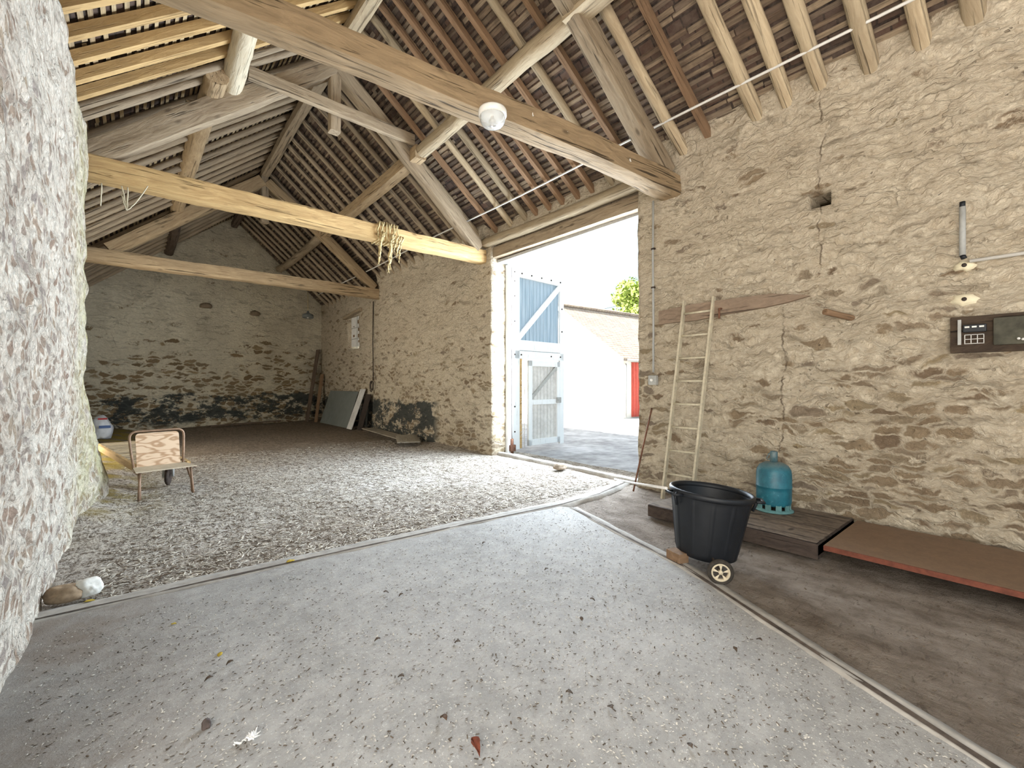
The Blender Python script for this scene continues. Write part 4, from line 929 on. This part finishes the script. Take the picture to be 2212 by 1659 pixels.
# ------------------------------------------------------------------ gas bottle
m_gas = NB('scuffed blue green paint'); _v = m_gas.coord(); _n1 = m_gas.noise(_v, 14, 6, 0.7); _o = m_gas.xyz(_v)
_c = m_gas.mix(m_gas.rng(_n1, 0.3, 0.7), (0.008, 0.085, 0.125), (0.018, 0.155, 0.205))
_c = m_gas.mix(m_gas.rng(m_gas.noise(_v, 30, 5, 0.75), 0.60, 0.68, 0, 0.5), _c, (0.16, 0.33, 0.38))
_dust = m_gas.math('MULTIPLY', m_gas.rng(_o[2], 0.40, 0.47), m_gas.rng(_n1, 0.3, 0.6))
_c = m_gas.mix(m_gas.math('MULTIPLY', _dust, 0.6), _c, (0.20, 0.19, 0.16))
m_gasM = m_gas.done(_c, 0.45, _n1, 0.1, 0.004, spec=0.5)
gb = thing('gas_bottle', 'blue green gas bottle standing on the dark slab against the right wall', 'gas bottle', (4.80, 1.70, 0.11))
b = MB(); b.lathe([(0.0, 0.055), (0.10, 0.045), (0.142, 0.06), (0.152, 0.09), (0.154, 0.20), (0.155, 0.232), (0.158, 0.236), (0.158, 0.243), (0.155, 0.247), (0.154, 0.36), (0.148, 0.40), (0.125, 0.44), (0.085, 0.465), (0.04, 0.475), (0.0, 0.477)], 48); b.obj('bottle_body', m_gasM, gb)
b = MB(); N = 48; prof = []
for k in range(N):
    a = 2*math.pi*k/N; 
b.lathe([(0.150, 0.0), (0.170, 0.0), (0.170, 0.008), (0.145, 0.022), (0.138, 0.024)], 48)
for k in range(10):
    a = 2*math.pi*k/10; M = Matrix.Rotation(a, 4, 'Z'); b.box((0.140, 0, 0.048), (0.010, 0.050, 0.055), M)
b.obj('foot_ring', plain('pale green foot', (0.13, 0.28, 0.28), 0.5, var=0.15), gb)
b = MB(); b.lathe([(0.0, 0.47), (0.034, 0.465), (0.034, 0.572), (0.030, 0.576), (0.027, 0.574), (0.027, 0.52), (0.0, 0.52)], 28); b.obj('valve_guard', m_gasM, gb)
b = MB(); u = -RT; b.tube([u*0.03+Vector((0, 0, 0.56)), u*0.05+Vector((0, 0, 0.552)), u*0.072+Vector((0, 0, 0.505)), u*0.060+Vector((0, 0, 0.495)), u*0.032+Vector((0, 0, 0.505))], 0.005, 6); b.obj('carry_handle', m_gasM, gb)

# ------------------------------------------------------------------ slab and plank along the right wall
sl = MB(); vsn = []; nx_, ny_ = 14, 26
def slabtop(i, j):
    x = 4.06+(5.08-4.06)*i/nx_; y = 1.13+(2.62-1.13)*j/ny_; z = 0.105+0.010*fbm(np.array([[x*14, y*2.2, 3]]), 3, 5)[0]
    return (x, y, z)
vsn = [slabtop(i, j) for i in range(nx_+1) for j in range(ny_+1)]
fs_ = [(i*(ny_+1)+j, (i+1)*(ny_+1)+j, (i+1)*(ny_+1)+j+1, i*(ny_+1)+j+1) for i in range(nx_) for j in range(ny_)]
sl.add(vsn, fs_, True); sm2 = sl; sl = MB(); sl.prism([(4.05, 1.12), (5.08, 1.12), (5.08, 2.63), (4.05, 2.63)], -0.02, 0.088)
for (a, b2) in (((4.055, 1.125), (4.055, 2.625)),): sl.box((4.06, 1.875, 0.055), (0.03, 1.50, 0.09))
sl.box((4.565, 1.13, 0.055), (1.02, 0.02, 0.09))
m_side = wood('damp dark timber side', (0.085, 0.062, 0.05), (0.03, 0.022, 0.018), axis=1)  # sides in a darker tone than the platform top
so = tag(sm2.obj('timber_slab', wood('charred sleeper', (0.21, 0.165, 0.125), (0.04, 0.03, 0.024), axis=1, streak=1.3, grain=1.4)), 'low dark weathered timber platform along the right wall under the gas bottle', 'platform')
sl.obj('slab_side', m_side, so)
m_ply = plain('brown shuttering ply', (0.215, 0.14, 0.088), 0.75, var=0.1, scale=60)
m_red = plain('red plank edge', (0.21, 0.065, 0.038), 0.7, var=0.25)
pk = thing('plank', 'wide brown plank with a reddish edge lying along the foot of the right wall', 'plank', (4.53, 0.0, 0.0))
b = MB(); b.box((0.0, -0.45, 0.092), (0.96, 3.06, 0.030)); b.obj('plank_top', m_ply, pk)
b = MB(); b.box((-0.485, -0.45, 0.088), (0.018, 3.06, 0.036)); b.obj('plank_edge', m_red, pk)
for yy in (0.85, -0.4, -1.7):
    b = MB(); b.box((0.10, yy, 0.032), (0.60, 0.09, 0.09)); b.obj('batten', m_dark, pk)

# ------------------------------------------------------------------ chair
m_ply2 = NB('figured plywood'); _v = m_ply2.coord()
_w = m_ply2.math('SINE', m_ply2.math('MULTIPLY', m_ply2.noise(m_ply2.mapping(_v, (1.3, 1.0, 3.6)), 2.1, 2, 0.45), 52.0))
m_ply2M = m_ply2.done(m_ply2.mix(m_ply2.rng(_w, -0.9, 0.3), (0.42, 0.26, 0.15), (0.66, 0.48, 0.33)), 0.7, _w, 0.12, 0.003)
m_seat = plain('dusty seat', (0.60, 0.50, 0.37), 0.9, var=0.12)
m_tube = plain('brown painted tube', (0.36, 0.23, 0.15), 0.55, 0.2, var=0.2)
cf = on_z(297, 1083, 0.0); cr = on_z(420, 1063, 0.0)
cdir = math.atan2(cr.y-cf.y, cr.x-cf.x); wch = (cr-cf).length
ch = thing('chair', 'low plywood chair with brown tubular frame facing the camera on the left', 'chair', ((cf.x+cr.x)/2, (cf.y+cr.y)/2, 0.0), cdir)
hw = wch/2-0.01; SH = 0.335
for s in (-1, 1):
    b = MB(); b.tube([(s*hw, 0.0, -0.01), (s*(hw-0.01), 0.02, 0.15), (s*(hw-0.02), 0.03, SH-0.02)], 0.013, 10); b.obj('front_leg', m_tube, ch)
    b = MB(); b.tube([(s*(hw-(0.032 if s < 0 else 0.0)), 0.09 if s < 0 else 0.045, -0.01), (s*(hw-(0.032 if s < 0 else 0.005)), 0.10 if s < 0 else 0.06, 0.16), (s*(hw-0.03), 0.16, SH-0.01)], 0.013, 10); b.obj('rear_leg', m_tube, ch)
b = MB(); b.tube([(-hw-0.01, 0.02, SH-0.02), (-hw-0.005, 0.16, SH-0.02), (-hw+0.02, 0.34, SH-0.02)], 0.012, 8); b.tube([(hw+0.03, 0.03, SH-0.02), (hw, 0.16, SH-0.02), (hw-0.02, 0.34, SH-0.02)], 0.012, 8); b.obj('seat_rail', m_tube, ch)
bs = MB(); bs.add([(-hw-0.03, -0.02, SH), (hw+0.03, -0.02, SH), (hw-0.01, 0.36, SH+0.01), (-hw+0.02, 0.36, SH+0.01), (-hw-0.03, -0.02, SH-0.012), (hw+0.03, -0.02, SH-0.012), (hw-0.01, 0.36, SH-0.002), (-hw+0.02, 0.36, SH-0.002)],
       [(0, 1, 2, 3), (7, 6, 5, 4), (0, 4, 5, 1), (1, 5, 6, 2), (2, 6, 7, 3), (3, 7, 4, 0)]); bs.obj('seat', m_seat, ch)
bw = hw+0.005; by = 0.33; path = [(-bw+0.03, by-0.02, SH-0.03), (-bw+0.01, by+0.02, 0.50), (-bw, by+0.05, 0.66)]
for k in range(6):
    a = math.pi-k*math.pi/2/5; path.append((-bw+0.07+0.07*math.cos(a), by+0.055, 0.70+0.07*math.sin(a)))
for k in range(6):
    a = math.pi/2-k*math.pi/2/5; path.append((bw-0.07+0.07*math.cos(a), by+0.055, 0.70+0.07*math.sin(a)))
path += [(bw, by+0.05, 0.66), (bw-0.01, by+0.02, 0.50), (bw-0.03, by-0.02, SH-0.03)]
b = MB(); b.tube(path, 0.0135, 10); b.obj('back_frame', m_tube, ch)
pw = bw-0.055; poly = [(-pw, 0), (pw, 0)]
for k in range(5): a = k*math.pi/2/4; poly.append((pw-0.04+0.04*math.cos(a), 0.37+0.04*math.sin(a)))
for k in range(5): a = math.pi/2+k*math.pi/2/4; poly.append((-pw+0.04+0.04*math.cos(a), 0.37+0.04*math.sin(a)))
Mb = Matrix.Translation((0, by-0.01, SH+0.005)) @ Matrix.Rotation(math.radians(90-9), 4, 'X'); b = MB(); b.prism(poly, -0.006, 0.006, Mb); b.obj('backrest', m_ply2M, ch)

# ------------------------------------------------------------------ slatted wooden handcart behind the chair
cart = thing('handcart', 'long slatted wooden handcart lying low behind the chair, small wheel in front', 'handcart', (-0.02, 8.0, 0.0))
inv = parent_matrix(cart).inverted()
def kid(b, nm, mat): o = b.obj(nm, mat); o.parent = cart; o.matrix_parent_inverse = inv; return o
A0 = Vector((0.00, 7.15, 0.29)); A1 = Vector((-0.52, 9.7, 0.36)); B0 = Vector((0.50, 7.25, 0.29)); B1 = Vector((0.02, 9.8, 0.36))
for P0, P1 in ((A0, A1), (B0, B1)):
    o = timber('side_rail', P0, P1, 0.045, 0.085, m_sawn_y, cart, rough=0.004, sq=8)
for k in range(15):
    f = (k+0.5)/15; a = A0.lerp(A1, f)+Vector((0, 0, 0.035)); c = B0.lerp(B1, f)+Vector((0, 0, 0.035)); b = MB(); x = (c-a).normalized(); y = Vector((0, 0, 1)).cross(x); M = Matrix((x, y, Vector((0, 0, 1)))).transposed().to_4x4(); M.translation = (a+c)/2
    b.box((0, 0, 0), ((c-a).length, 0.045, 0.018), M); kid(b, 'slat', m_pole)
b = MB(); wp = on_z(364, 1050, 0.0); 
Mw = Matrix.Translation((wp.x, wp.y+0.08, 0.115)) @ Matrix.Rotation(math.radians(90), 4, 'Y') @ Matrix.Rotation(0.25, 4, 'X')
b.lathe([(0.03, -0.02), (0.10, -0.022), (0.115, -0.012), (0.118, 0), (0.115, 0.012), (0.10, 0.022), (0.03, 0.02), (0.03, -0.02)], 32, Mw); cw = kid(b, 'wheel', m_iron)
b = MB(); 
for s in (-1, 1): b.tube([(wp.x+s*0.05, wp.y+0.08, 0.11), (wp.x+s*0.05, wp.y+0.06, 0.20), (wp.x+s*0.035, wp.y+0.10, 0.28)], 0.016, 8)
b.box((wp.x, wp.y+0.09, 0.265), (0.22, 0.12, 0.025)); kid(b, 'wheel_fork', m_greyp)
for (p) in ((A1, B1)):
    b = MB(); b.box((p.x, p.y-0.1, (p.z-0.04)/2), (0.05, 0.05, p.z-0.02)); kid(b, 'leg', m_sawn_y)

# ------------------------------------------------------------------ far corner things
def lump(name, c, r, mat, label, cat, seed, sub=4, amp=0.38, group=None):
    bm = bmesh.new(); bmesh.ops.create_icosphere(bm, subdivisions=sub, radius=1.0)
    P = np.array([v.co[:] for v in bm.verts]); n = fbm(P*1.3+seed, 3, seed)
    for v, k in zip(bm.verts, n):
        v.co = Vector((v.co.x*r[0], v.co.y*r[1], max(v.co.z, -0.55)*r[2]))*(1+amp*k)
    vs = [v.co.copy() for v in bm.verts]; fs = [[v.index for v in f.verts] for f in bm.faces]; bm.free()
    o = link_mesh(name, vs, fs, mat, None, True, c); return tag(o, label, cat, group)
m_bag = plain('white sack', (0.70, 0.72, 0.76), 0.6, var=0.12, scale=12)
bg_ = lump('plastic_sack', (-0.66, 14.0, 0.27), (0.20, 0.2, 0.34), m_bag, 'white and blue plastic sack standing by the gable wall beyond the left pier', 'sack', 5, amp=0.3)
b = MB(); b.box((0.06, -0.225, 0.10), (0.20, 0.02, 0.06)); b.obj('sack_print', plain('blue print', (0.10, 0.16, 0.35), 0.6), bg_)
b = MB(); b.box((0.02, -0.15, 0.28), (0.16, 0.03, 0.04)); b.obj('sack_tie', plain('red tie', (0.45, 0.06, 0.06), 0.6), bg_)

pl_ = thing('pendant_lamp', 'enamel pendant lamp hanging in front of the gable wall at the far corner', 'lamp', (4.47, 16.3, 3.72))
b = MB(); b.lathe([(0.0, 0.16), (0.035, 0.155), (0.04, 0.09), (0.07, 0.07), (0.17, 0.035), (0.185, -0.05), (0.17, -0.09), (0.165, -0.085), (0.175, -0.04), (0.16, 0.02), (0.0, 0.06)], 32); b.obj('lamp_shade', plain('grey enamel', (0.20, 0.21, 0.20), 0.5), pl_)
b = MB(); b.tube([(0, 0, 0.15), (0, 0, 0.80)], 0.010, 6); b.obj('cord', m_rope, pl_)
b = MB(); b.lathe([(0.0, -0.10), (0.03, -0.09), (0.045, -0.05), (0.03, 0.0), (0.0, 0.02)], 16); b.obj('light_bulb', m_white, pl_)

fz0 = 0.03
def lean_panel(name, y0, y1, h, xb, xt, th, mat, label, cat, hy=0.0):
    b = MB(); b.add([(xb, y0, fz0), (xb, y1, fz0), (xt, y1+hy, h), (xt, y0+hy, h), (xb+th, y0, fz0), (xb+th, y1, fz0), (xt+th, y1+hy, h), (xt+th, y0+hy, h)],
                    [(0, 1, 2, 3), (7, 6, 5, 4), (0, 4, 5, 1), (1, 5, 6, 2), (2, 6, 7, 3), (3, 7, 4, 0)]); return tag(b.obj(name, mat), label, cat)
lean_panel('metal_sheet', 13.35, 15.9, 1.12, 4.75, 5.10, 0.015, plain('grey green sheet', (0.20, 0.215, 0.20), 0.6, var=0.1, scale=6), 'large grey sheet leaning on the far right wall below the small window', 'sheet')
lean_panel('white_board', 12.85, 13.22, 1.20, 4.70, 5.12, 0.02, m_wp2, 'narrow white board leaning on the far right wall in front of the grey sheet', 'board')
lean_panel('black_board', 12.45, 12.80, 1.05, 4.85, 5.12, 0.02, m_iron, 'narrow black board leaning on the far right wall beside the white board', 'board')
tag(timber('leaning_plank', (4.55, 16.75, 0.0), (5.02, 17.0, 2.60), 0.16, 0.04, m_dark, rough=0.006, sq=8, roll=0.4), 'tall dark brown plank leaning in the far right corner', 'plank')
tag(timber('leaning_plank', (4.78, 16.45, 0.0), (5.08, 16.75, 1.70), 0.14, 0.04, m_sawn, rough=0.006, sq=8, roll=0.4), 'shorter reddish plank leaning in the far right corner', 'plank')
m_gb = wood('grey floor board', (0.42, 0.38, 0.31), (0.26, 0.22, 0.17), axis=0)
for (p0, p1, w, lb) in (((4.72, 9.35, 0.085), (4.95, 12.2, 0.10), 0.36, 'long grey board lying on the floor along the far right wall'), ((4.55, 8.95, 0.07), (4.96, 9.9, 0.115), 0.50, 'short wide grey board lying across the end of the long one by the right wall'),):
    tag(timber('floor_board', p0, p1, w, 0.025, m_gb, rough=0.004, sq=10), lb, 'board')
tag(timber('fallen_batten', (1.6, 15.75, 0.11), (3.6, 16.25, 0.13), 0.10, 0.04, m_dark, rough=0.006, sq=8), 'dark batten lying at the foot of the gable wall', 'batten')
# thin cable with coil on far right wall
b = MB(); xx = XR-0.005; b.tube([(xx, 12.32, 3.72), (xx-0.01, 12.33, 2.6), (xx, 12.32, 1.45)], 0.014, 6)
b.tube([(xx-0.03, 12.34+0.10*math.cos(a), 1.30+0.13*math.sin(a)) for a in np.linspace(0, 2*math.pi, 20, endpoint=False)], 0.012, 6, closed=True)
b.tube([(xx-0.05, 12.36+0.08*math.cos(a), 1.28+0.15*math.sin(a)) for a in np.linspace(0, 2*math.pi, 20, endpoint=False)], 0.012, 6, closed=True)
tag(b.obj('hanging_cable', m_iron), 'dark cable running down the far right wall to a small coil', 'cable')
for (px, py) in ((445, 662), (550, 679)):
    d = ray(px, py); tt = 15.9/d.y
    for _ in range(6): tt = ybk(d.x*tt)/d.y
    q = d*tt; q.z += CAMH
    lump('wall_stone', (q.x, q.y-0.04, q.z), (0.16, 0.10, 0.11), plain('brown stone %d' % px, (0.24, 0.18, 0.12), 0.95, var=0.2), 'brown stone jutting from the gable wall, %s of the pair' % ('left' if px < 500 else 'right'), 'stone', px, sub=2)

# ------------------------------------------------------------------ loose things on the floor
lump('stone', on_z(140, 1303, 0.0)+Vector((0, 0, 0.045)), (0.095, 0.06, 0.065), plain('brown rock', (0.40, 0.29, 0.19), 0.95, var=0.2, scale=50), 'brown stone at the foot of the left wall beside the kerb', 'stone', 71)
lump('stone', on_z(186, 1289, 0.0)+Vector((0, 0, 0.045)), (0.075, 0.06, 0.065), plain('white rock', (0.82, 0.80, 0.74), 0.9, var=0.1, scale=50), 'whitish stone next to the brown one by the left wall', 'stone', 75)
lump('stone', on_z(1210, 1016, 0.0)+Vector((0, 0, 0.05)), (0.13, 0.08, 0.06), plain('sill rock', (0.36, 0.29, 0.22), 0.95, var=0.2, scale=30), 'flat brown stone lying on the gateway sill', 'stone', 77)
lump('pebble', on_z(446, 1576, 0.0)+Vector((0, 0, 0.016)), (0.016, 0.013, 0.026), plain('dark pebble', (0.12, 0.09, 0.08), 0.7, var=0.3), 'small dark pebble on the concrete left of the white feather', 'pebble', 79)
m_fe = plain('white down', (0.85, 0.83, 0.80), 0.9, var=0.05)
b = MB(); rr = random.Random(12); fp = on_z(545, 1600, 0.0)
for k in range(46):
    a = rr.uniform(0, 2*math.pi); e = rr.uniform(0.1, 1.3); L = rr.uniform(0.012, 0.03); u = Vector((math.cos(a)*math.cos(e), math.sin(a)*math.cos(e), math.sin(e)))
    b0 = Vector((rr.uniform(-.008, .008), rr.uniform(-.008, .008), 0.004)); b.tube([b0, b0+u*L*0.6, b0+u*L+Vector((rr.uniform(-.006, .006), rr.uniform(-.006, .006), 0))], [0.004, 0.0035, 0.001], 5)
for k in range(10):
    b0 = Vector((-0.02-0.004*k, 0.006*math.sin(k), 0.003)); b.tube([b0, b0+Vector((-0.006, rr.uniform(-.008, .008), 0.006))], [0.004, 0.001], 5)
tag(b.obj('feather', m_fe, loc=(fp.x, fp.y, 0.008)), 'fluffy white feather on the concrete near the bottom of the picture', 'feather')
def leafobj(px, py, s, col, label, up=0.5, seed=1, grp=None):
    rr = random.Random(seed); p = on_z(px, py, 0.008); n = 7; vs = []; fs = []
    for i in range(n+1):
        t_ = i/n; w = s*0.33*math.sin(math.pi*min(1, t_*0.98+0.01))*(1+0.25*rr.uniform(-1, 1)); z = s*up*0.6*math.sin(math.pi*t_)*0.6+s*up*t_*0.5+0.002
        vs += [(s*(t_-0.5), -w, z+s*up*0.35), (s*(t_-0.5), 0, z), (s*(t_-0.5), w, z+s*up*0.30)]
    for i in range(n): a = i*3; fs += [(a, a+3, a+4, a+1), (a+1, a+4, a+5, a+2)]
    m = MATS.get('leaf %s' % (col,)) or plain('leaf %s' % (col,), col, 0.8, var=0.25, scale=60)
    o = link_mesh('dry_leaf', vs, fs, m, None, True, (p.x, p.y, 0.007), (0, 0, rr.uniform(0, 6.28)))
    sm = o.modifiers.new('thick', 'SOLIDIFY'); sm.thickness = 0.0012
    return tag(o, label, 'leaf', grp)
leafobj(1027, 1628, 0.05, (0.20, 0.055, 0.03), 'curled dark red dry leaf at the bottom centre of the picture', 1.0, 3)
leafobj(958, 1558, 0.042, (0.16, 0.09, 0.05), 'crumpled brown dry leaf on the concrete above and left of the red one', 0.6, 4)
for i, (px, py, s, lb) in enumerate(((628, 1214, 0.07, 'yellow dry leaf lying on the long kerb'), (193, 1300, 0.05, 'yellow dry leaf in front of the whitish stone'), (375, 1349, 0.032, 'thin yellow leaf on the concrete left of the middle'), (475, 1415, 0.036, 'yellow leaf farther down the concrete on the left'))):
    leafobj(px, py, s, (0.62, 0.44, 0.05), lb, 0.15, 20+i)
dark_spots = [(988, 1390), (1318, 1532), (834, 1282), (866, 1288), (1256, 1340), (1280, 1298), (496, 1435), (450, 1470), (1180, 1232), (1588, 1406), (1490, 1615), (815, 1385), (1045, 1175), (866, 1465), (1230, 1500), (1640, 1385)]
for i, (px, py) in enumerate(dark_spots):
    leafobj(px, py, 0.030, (0.13, 0.09, 0.06), 'tiny dark shrivelled leaf scrap on the concrete slab', 0.5, 40+i, 'leaf scraps on the concrete')

def litter(name, n, region, size, mat, label, cat, seed, zf, asp=5.0, lift=0.3):
    R = np.random.RandomState(seed); vs = []; fs = []; k = 0
    while k < n:
        x, y = region(R)
        L = size*R.uniform(0.5, 1.6); W = L/asp*R.uniform(0.6, 1.5); a = R.uniform(0, math.pi*2); z = zf(x, y)+0.002
        c, s = math.cos(a), math.sin(a); t = R.uniform(-lift, lift)*L; h = max(0.002, W*0.3)
        pts = [(-L/2, -W/2, max(0, -t)), (L/2, -W/2, max(0, t)), (L/2, W/2, max(0, t)), (-L/2, W/2, max(0, -t)), (0, 0, h+abs(t)/2)]
        o = len(vs)
        for (px, py, pz) in pts: vs.append((x+px*c-py*s, y+px*s+py*c, z+pz))
        fs += [(o, o+1, o+4), (o+1, o+2, o+4), (o+2, o+3, o+4), (o+3, o, o+4)]; k += 1
    o = link_mesh(name, vs, fs, mat); return tag(o, label, cat, None, 'stuff')
def in_slab(x, y):
    if y > 3.4: return False
    xr = np.interp(y, [-2.6, -0.7, 0.12, 0.95, 1.69, 2.35, 3.28], [1.0, 1.9, 2.32, 2.72, 3.09, 3.30, 3.6]); return -0.4 < x < xr-0.08
def reg_slab(R):
    while True:
        t = R.uniform(1.2, 5.5)**1.0; l = R.uniform(-1.1, 1.1)*t; p = cd(l, t)
        if in_slab(p.x, p.y): return p.x, p.y
def reg_dirt(R):
    while True:
        x = R.uniform(-0.22, 5.0); y = 3.8+(R.uniform(0, 1)**1.6)*6.5
        return x, y
def reg_right(R):
    while True:
        y = R.uniform(-1.0, 3.3); x = R.uniform(1.5, 5.0); xr = np.interp(y, [-2.6, -0.7, 0.12, 0.95, 1.69, 2.35, 3.28], [1.0, 1.9, 2.32, 2.72, 3.09, 3.30, 3.6])
        if x > xr+0.1 and not (x > 4.0 and y < 2.7): return x, y
litter('floor_crumbs', 3600, reg_slab, 0.010, plain('dark crumbs', (0.15, 0.115, 0.085), 0.95, var=0.3), 'dark crumbs and bits of chaff scattered over the concrete slab', 'crumbs', 1, lambda x, y: 0.006, 3.0)
litter('pale_grit', 4500, reg_slab, 0.008, plain('pale grit', (0.62, 0.58, 0.52), 0.95, var=0.2), 'pale grit scattered over the concrete slab', 'grit', 2, lambda x, y: 0.006, 2.2)
litter('straw_litter', 13000, reg_dirt, 0.040, plain('pale straw', (0.80, 0.74, 0.64), 0.95, var=0.25), 'pale straw and chaff trodden into the earth floor', 'straw', 3, floor_z, 7.0, 0.15)
litter('brown_litter', 7000, reg_dirt, 0.040, plain('brown straw', (0.15, 0.105, 0.07), 0.95, var=0.25), 'brown dead straw and twigs on the earth floor', 'straw', 4, floor_z, 7.0, 0.15)
litter('dirt_crumbs', 900, reg_right, 0.012, plain('earth crumbs', (0.22, 0.165, 0.115), 0.95, var=0.3), 'earth crumbs on the bare strip along the right wall', 'crumbs', 5, floor_z, 2.5)

# ------------------------------------------------------------------ outside
b = MB(); b.quad((5.6, -60, -0.06), (90, -60, -0.06), (90, 90, -0.06), (5.6, 90, -0.06)); b.quad((-60, -60, -0.062), (-1.5, -60, -0.062), (-1.5, 90, -0.062), (-60, 90, -0.062)); b.quad((-1.5, -60, -0.061), (5.6, -60, -0.061), (5.6, -4, -0.061), (-1.5, -4, -0.061))
tag(b.obj('ground', m_ground), kind='structure')
D = (RT*0.8+FW*0.6).normalized(); G = (-RT*0.6+FW*0.8).normalized()
C0 = cd(4.48, 18.0); HWd = 3.6; AP = C0+G*HWd; ze, za = 2.475, 4.95
hs = thing('house', 'white walled farm building with tiled roof across the yard', 'house', (C0.x, C0.y, -0.06))
inv = parent_matrix(hs).inverted()
def hk(b, nm, mat): o = b.obj(nm, mat); o.parent = hs; o.matrix_parent_inverse = inv; return o
m_hw = plain('cream render', (0.80, 0.76, 0.68), 0.9, var=0.05, scale=4)
def H3(d, g, z): p = C0+D*d+G*g; return Vector((p.x, p.y, z))
b = MB(); LN = 14.0
b.add([H3(0, 0, -0.1), H3(0, 2*HWd, -0.1), H3(0, 2*HWd, ze), H3(0, HWd, za-0.08), H3(0, 0, ze), H3(LN, 0, -0.1), H3(LN, 2*HWd, -0.1), H3(LN, 2*HWd, ze), H3(LN, HWd, za-0.08), H3(LN, 0, ze)],
      [(0, 1, 2, 3, 4), (9, 8, 7, 6, 5), (0, 4, 9, 5), (1, 6, 7, 2), (2, 7, 8, 3), (3, 8, 9, 4)]); hk(b, 'house_wall', m_hw)
m_hr = NB('flat clay roof tiles'); _v = m_hr.coord(); _k = m_hr.n('ShaderNodeTexBrick'); _k.inputs['Scale'].default_value = 1.0
_cx = m_hr.n('ShaderNodeCombineXYZ'); _oo = m_hr.xyz(_v); m_hr.l(m_hr.math('ADD', m_hr.math('MULTIPLY', _oo[0], D.x), m_hr.math('MULTIPLY', _oo[1], D.y)), _cx.inputs[0]); m_hr.l(_oo[2], _cx.inputs[1])
m_hr.l(_cx.outputs[0], _k.inputs['Vector'])
for nm, c in (('Color1', (0.37, 0.30, 0.24, 1)), ('Color2', (0.27, 0.22, 0.185, 1)), ('Mortar', (0.14, 0.10, 0.08, 1))): _k.inputs[nm].default_value = c
_k.inputs['Mortar Size'].default_value = 0.014; _k.inputs['Brick Width'].default_value = 0.2; _k.inputs['Row Height'].default_value = 0.10
m_hrM = m_hr.done(m_hr.mix(m_hr.rng(m_hr.noise(_v, 3, 5), 0.4, 0.7, 0, 0.5), _k.outputs['Color'], (0.40, 0.36, 0.26)), 0.9)
b = MB(); sl_ = (za-ze)/HWd
for s in (0, 1):
    g0 = -0.25 if s == 0 else 2*HWd+0.25; z0 = ze-0.25*sl_
    q = [H3(-0.25, g0, z0+0.08), H3(LN, g0, z0+0.08), H3(LN, HWd, za+0.08), H3(-0.25, HWd, za+0.08)]; q2 = [p+Vector((0, 0, -0.10)) for p in q]
    b.add(q+q2, [(0, 1, 2, 3), (7, 6, 5, 4), (0, 4, 5, 1), (1, 5, 6, 2), (2, 6, 7, 3), (3, 7, 4, 0)])
hk(b, 'house_roof', m_hrM)
b = MB(); b.tube([H3(-0.25, HWd, za+0.12), H3(LN, HWd, za+0.12)], 0.10, 8); hk(b, 'ridge_tiles', m_hrM)
b = MB(); q = [H3(-0.27, -0.25, ze-0.25*sl_-0.14), H3(-0.27, -0.25, ze-0.25*sl_+0.04), H3(-0.27, HWd, za+0.04), H3(-0.27, HWd, za-0.14)]; b.add(q+[p+D*0.03 for p in q], [(0, 1, 2, 3), (7, 6, 5, 4), (0, 4, 5, 1), (1, 5, 6, 2), (2, 6, 7, 3), (3, 7, 4, 0)]); hk(b, 'verge_board', m_wp2)
b = MB(); M = Matrix((D, G, Vector((0, 0, 1)))).transposed().to_4x4(); M.translation = H3(1.35, -0.03, 1.12); b.box((0, 0, 0), (1.6, 0.05, 2.25), M)
for k in range(9): b.box((-0.74+k*0.185, -0.035, 0), (0.03, 0.02, 2.2), M)
hk(b, 'red_door', plain('red painted boards', (0.55, 0.10, 0.07), 0.6, var=0.1))
b = MB(); b.tube([H3(-0.05, -0.28, ze-0.25*sl_+0.0), H3(LN, -0.28, ze-0.25*sl_)], 0.06, 8); b.tube([H3(0.05, -0.12, ze-0.3), H3(0.05, -0.12, 0.0)], 0.04, 8); hk(b, 'gutter', m_greyp)

tr = thing('tree', 'bright green leafy tree showing above the roof across the yard', 'tree', (cd(10.4, 36.0).x, cd(10.4, 36.0).y, -0.06))
timber('trunk', tr.location, tr.location+Vector((0, 0, 7)), 0.5, 0.5, m_beam_grey, tr, rough=0.04, sq=2, w1=0.2, h1=0.2, step=0.5)
R = np.random.RandomState(8); vs_ = []; fs_ = []
blobs = [(R.uniform(-2.6, 2.6), R.uniform(-1.5, 1.5), R.uniform(4.2, 9.2), R.uniform(0.7, 1.4)) for _ in range(34)]
for (bx, by_, bz, br) in blobs:
    br *= 1.0
    for k in range(260):
        d = R.normal(size=3); d /= np.linalg.norm(d); p = np.array([bx, by_, bz])+d*br*R.uniform(0.75, 1.0); s = R.uniform(0.10, 0.2); u = R.normal(size=3); u /= np.linalg.norm(u); w = np.cross(u, d); w /= np.linalg.norm(w)+1e-6; o = len(vs_)
        vs_ += [tuple(p-u*s), tuple(p+w*s*0.6), tuple(p+u*s), tuple(p-w*s*0.6)]; fs_.append((o, o+1, o+2, o+3))
link_mesh('foliage', vs_, fs_, plain('yellow green leaves', (0.36, 0.46, 0.10), 0.7, var=0.3, scale=2), tr)  # one yellow green base colour for all the leaves
b = MB(); p0 = cd(4.9, 27.0, 5.75); p1 = cd(7.6, 33.0, 7.1)
b.tube([cd(2.0, 24.0, 5.0), p0, p1, cd(14, 45, 10.0)], 0.012, 4); tag(b.obj('power_line', m_iron), 'thin overhead wire in the sky beside the tree', 'wire')
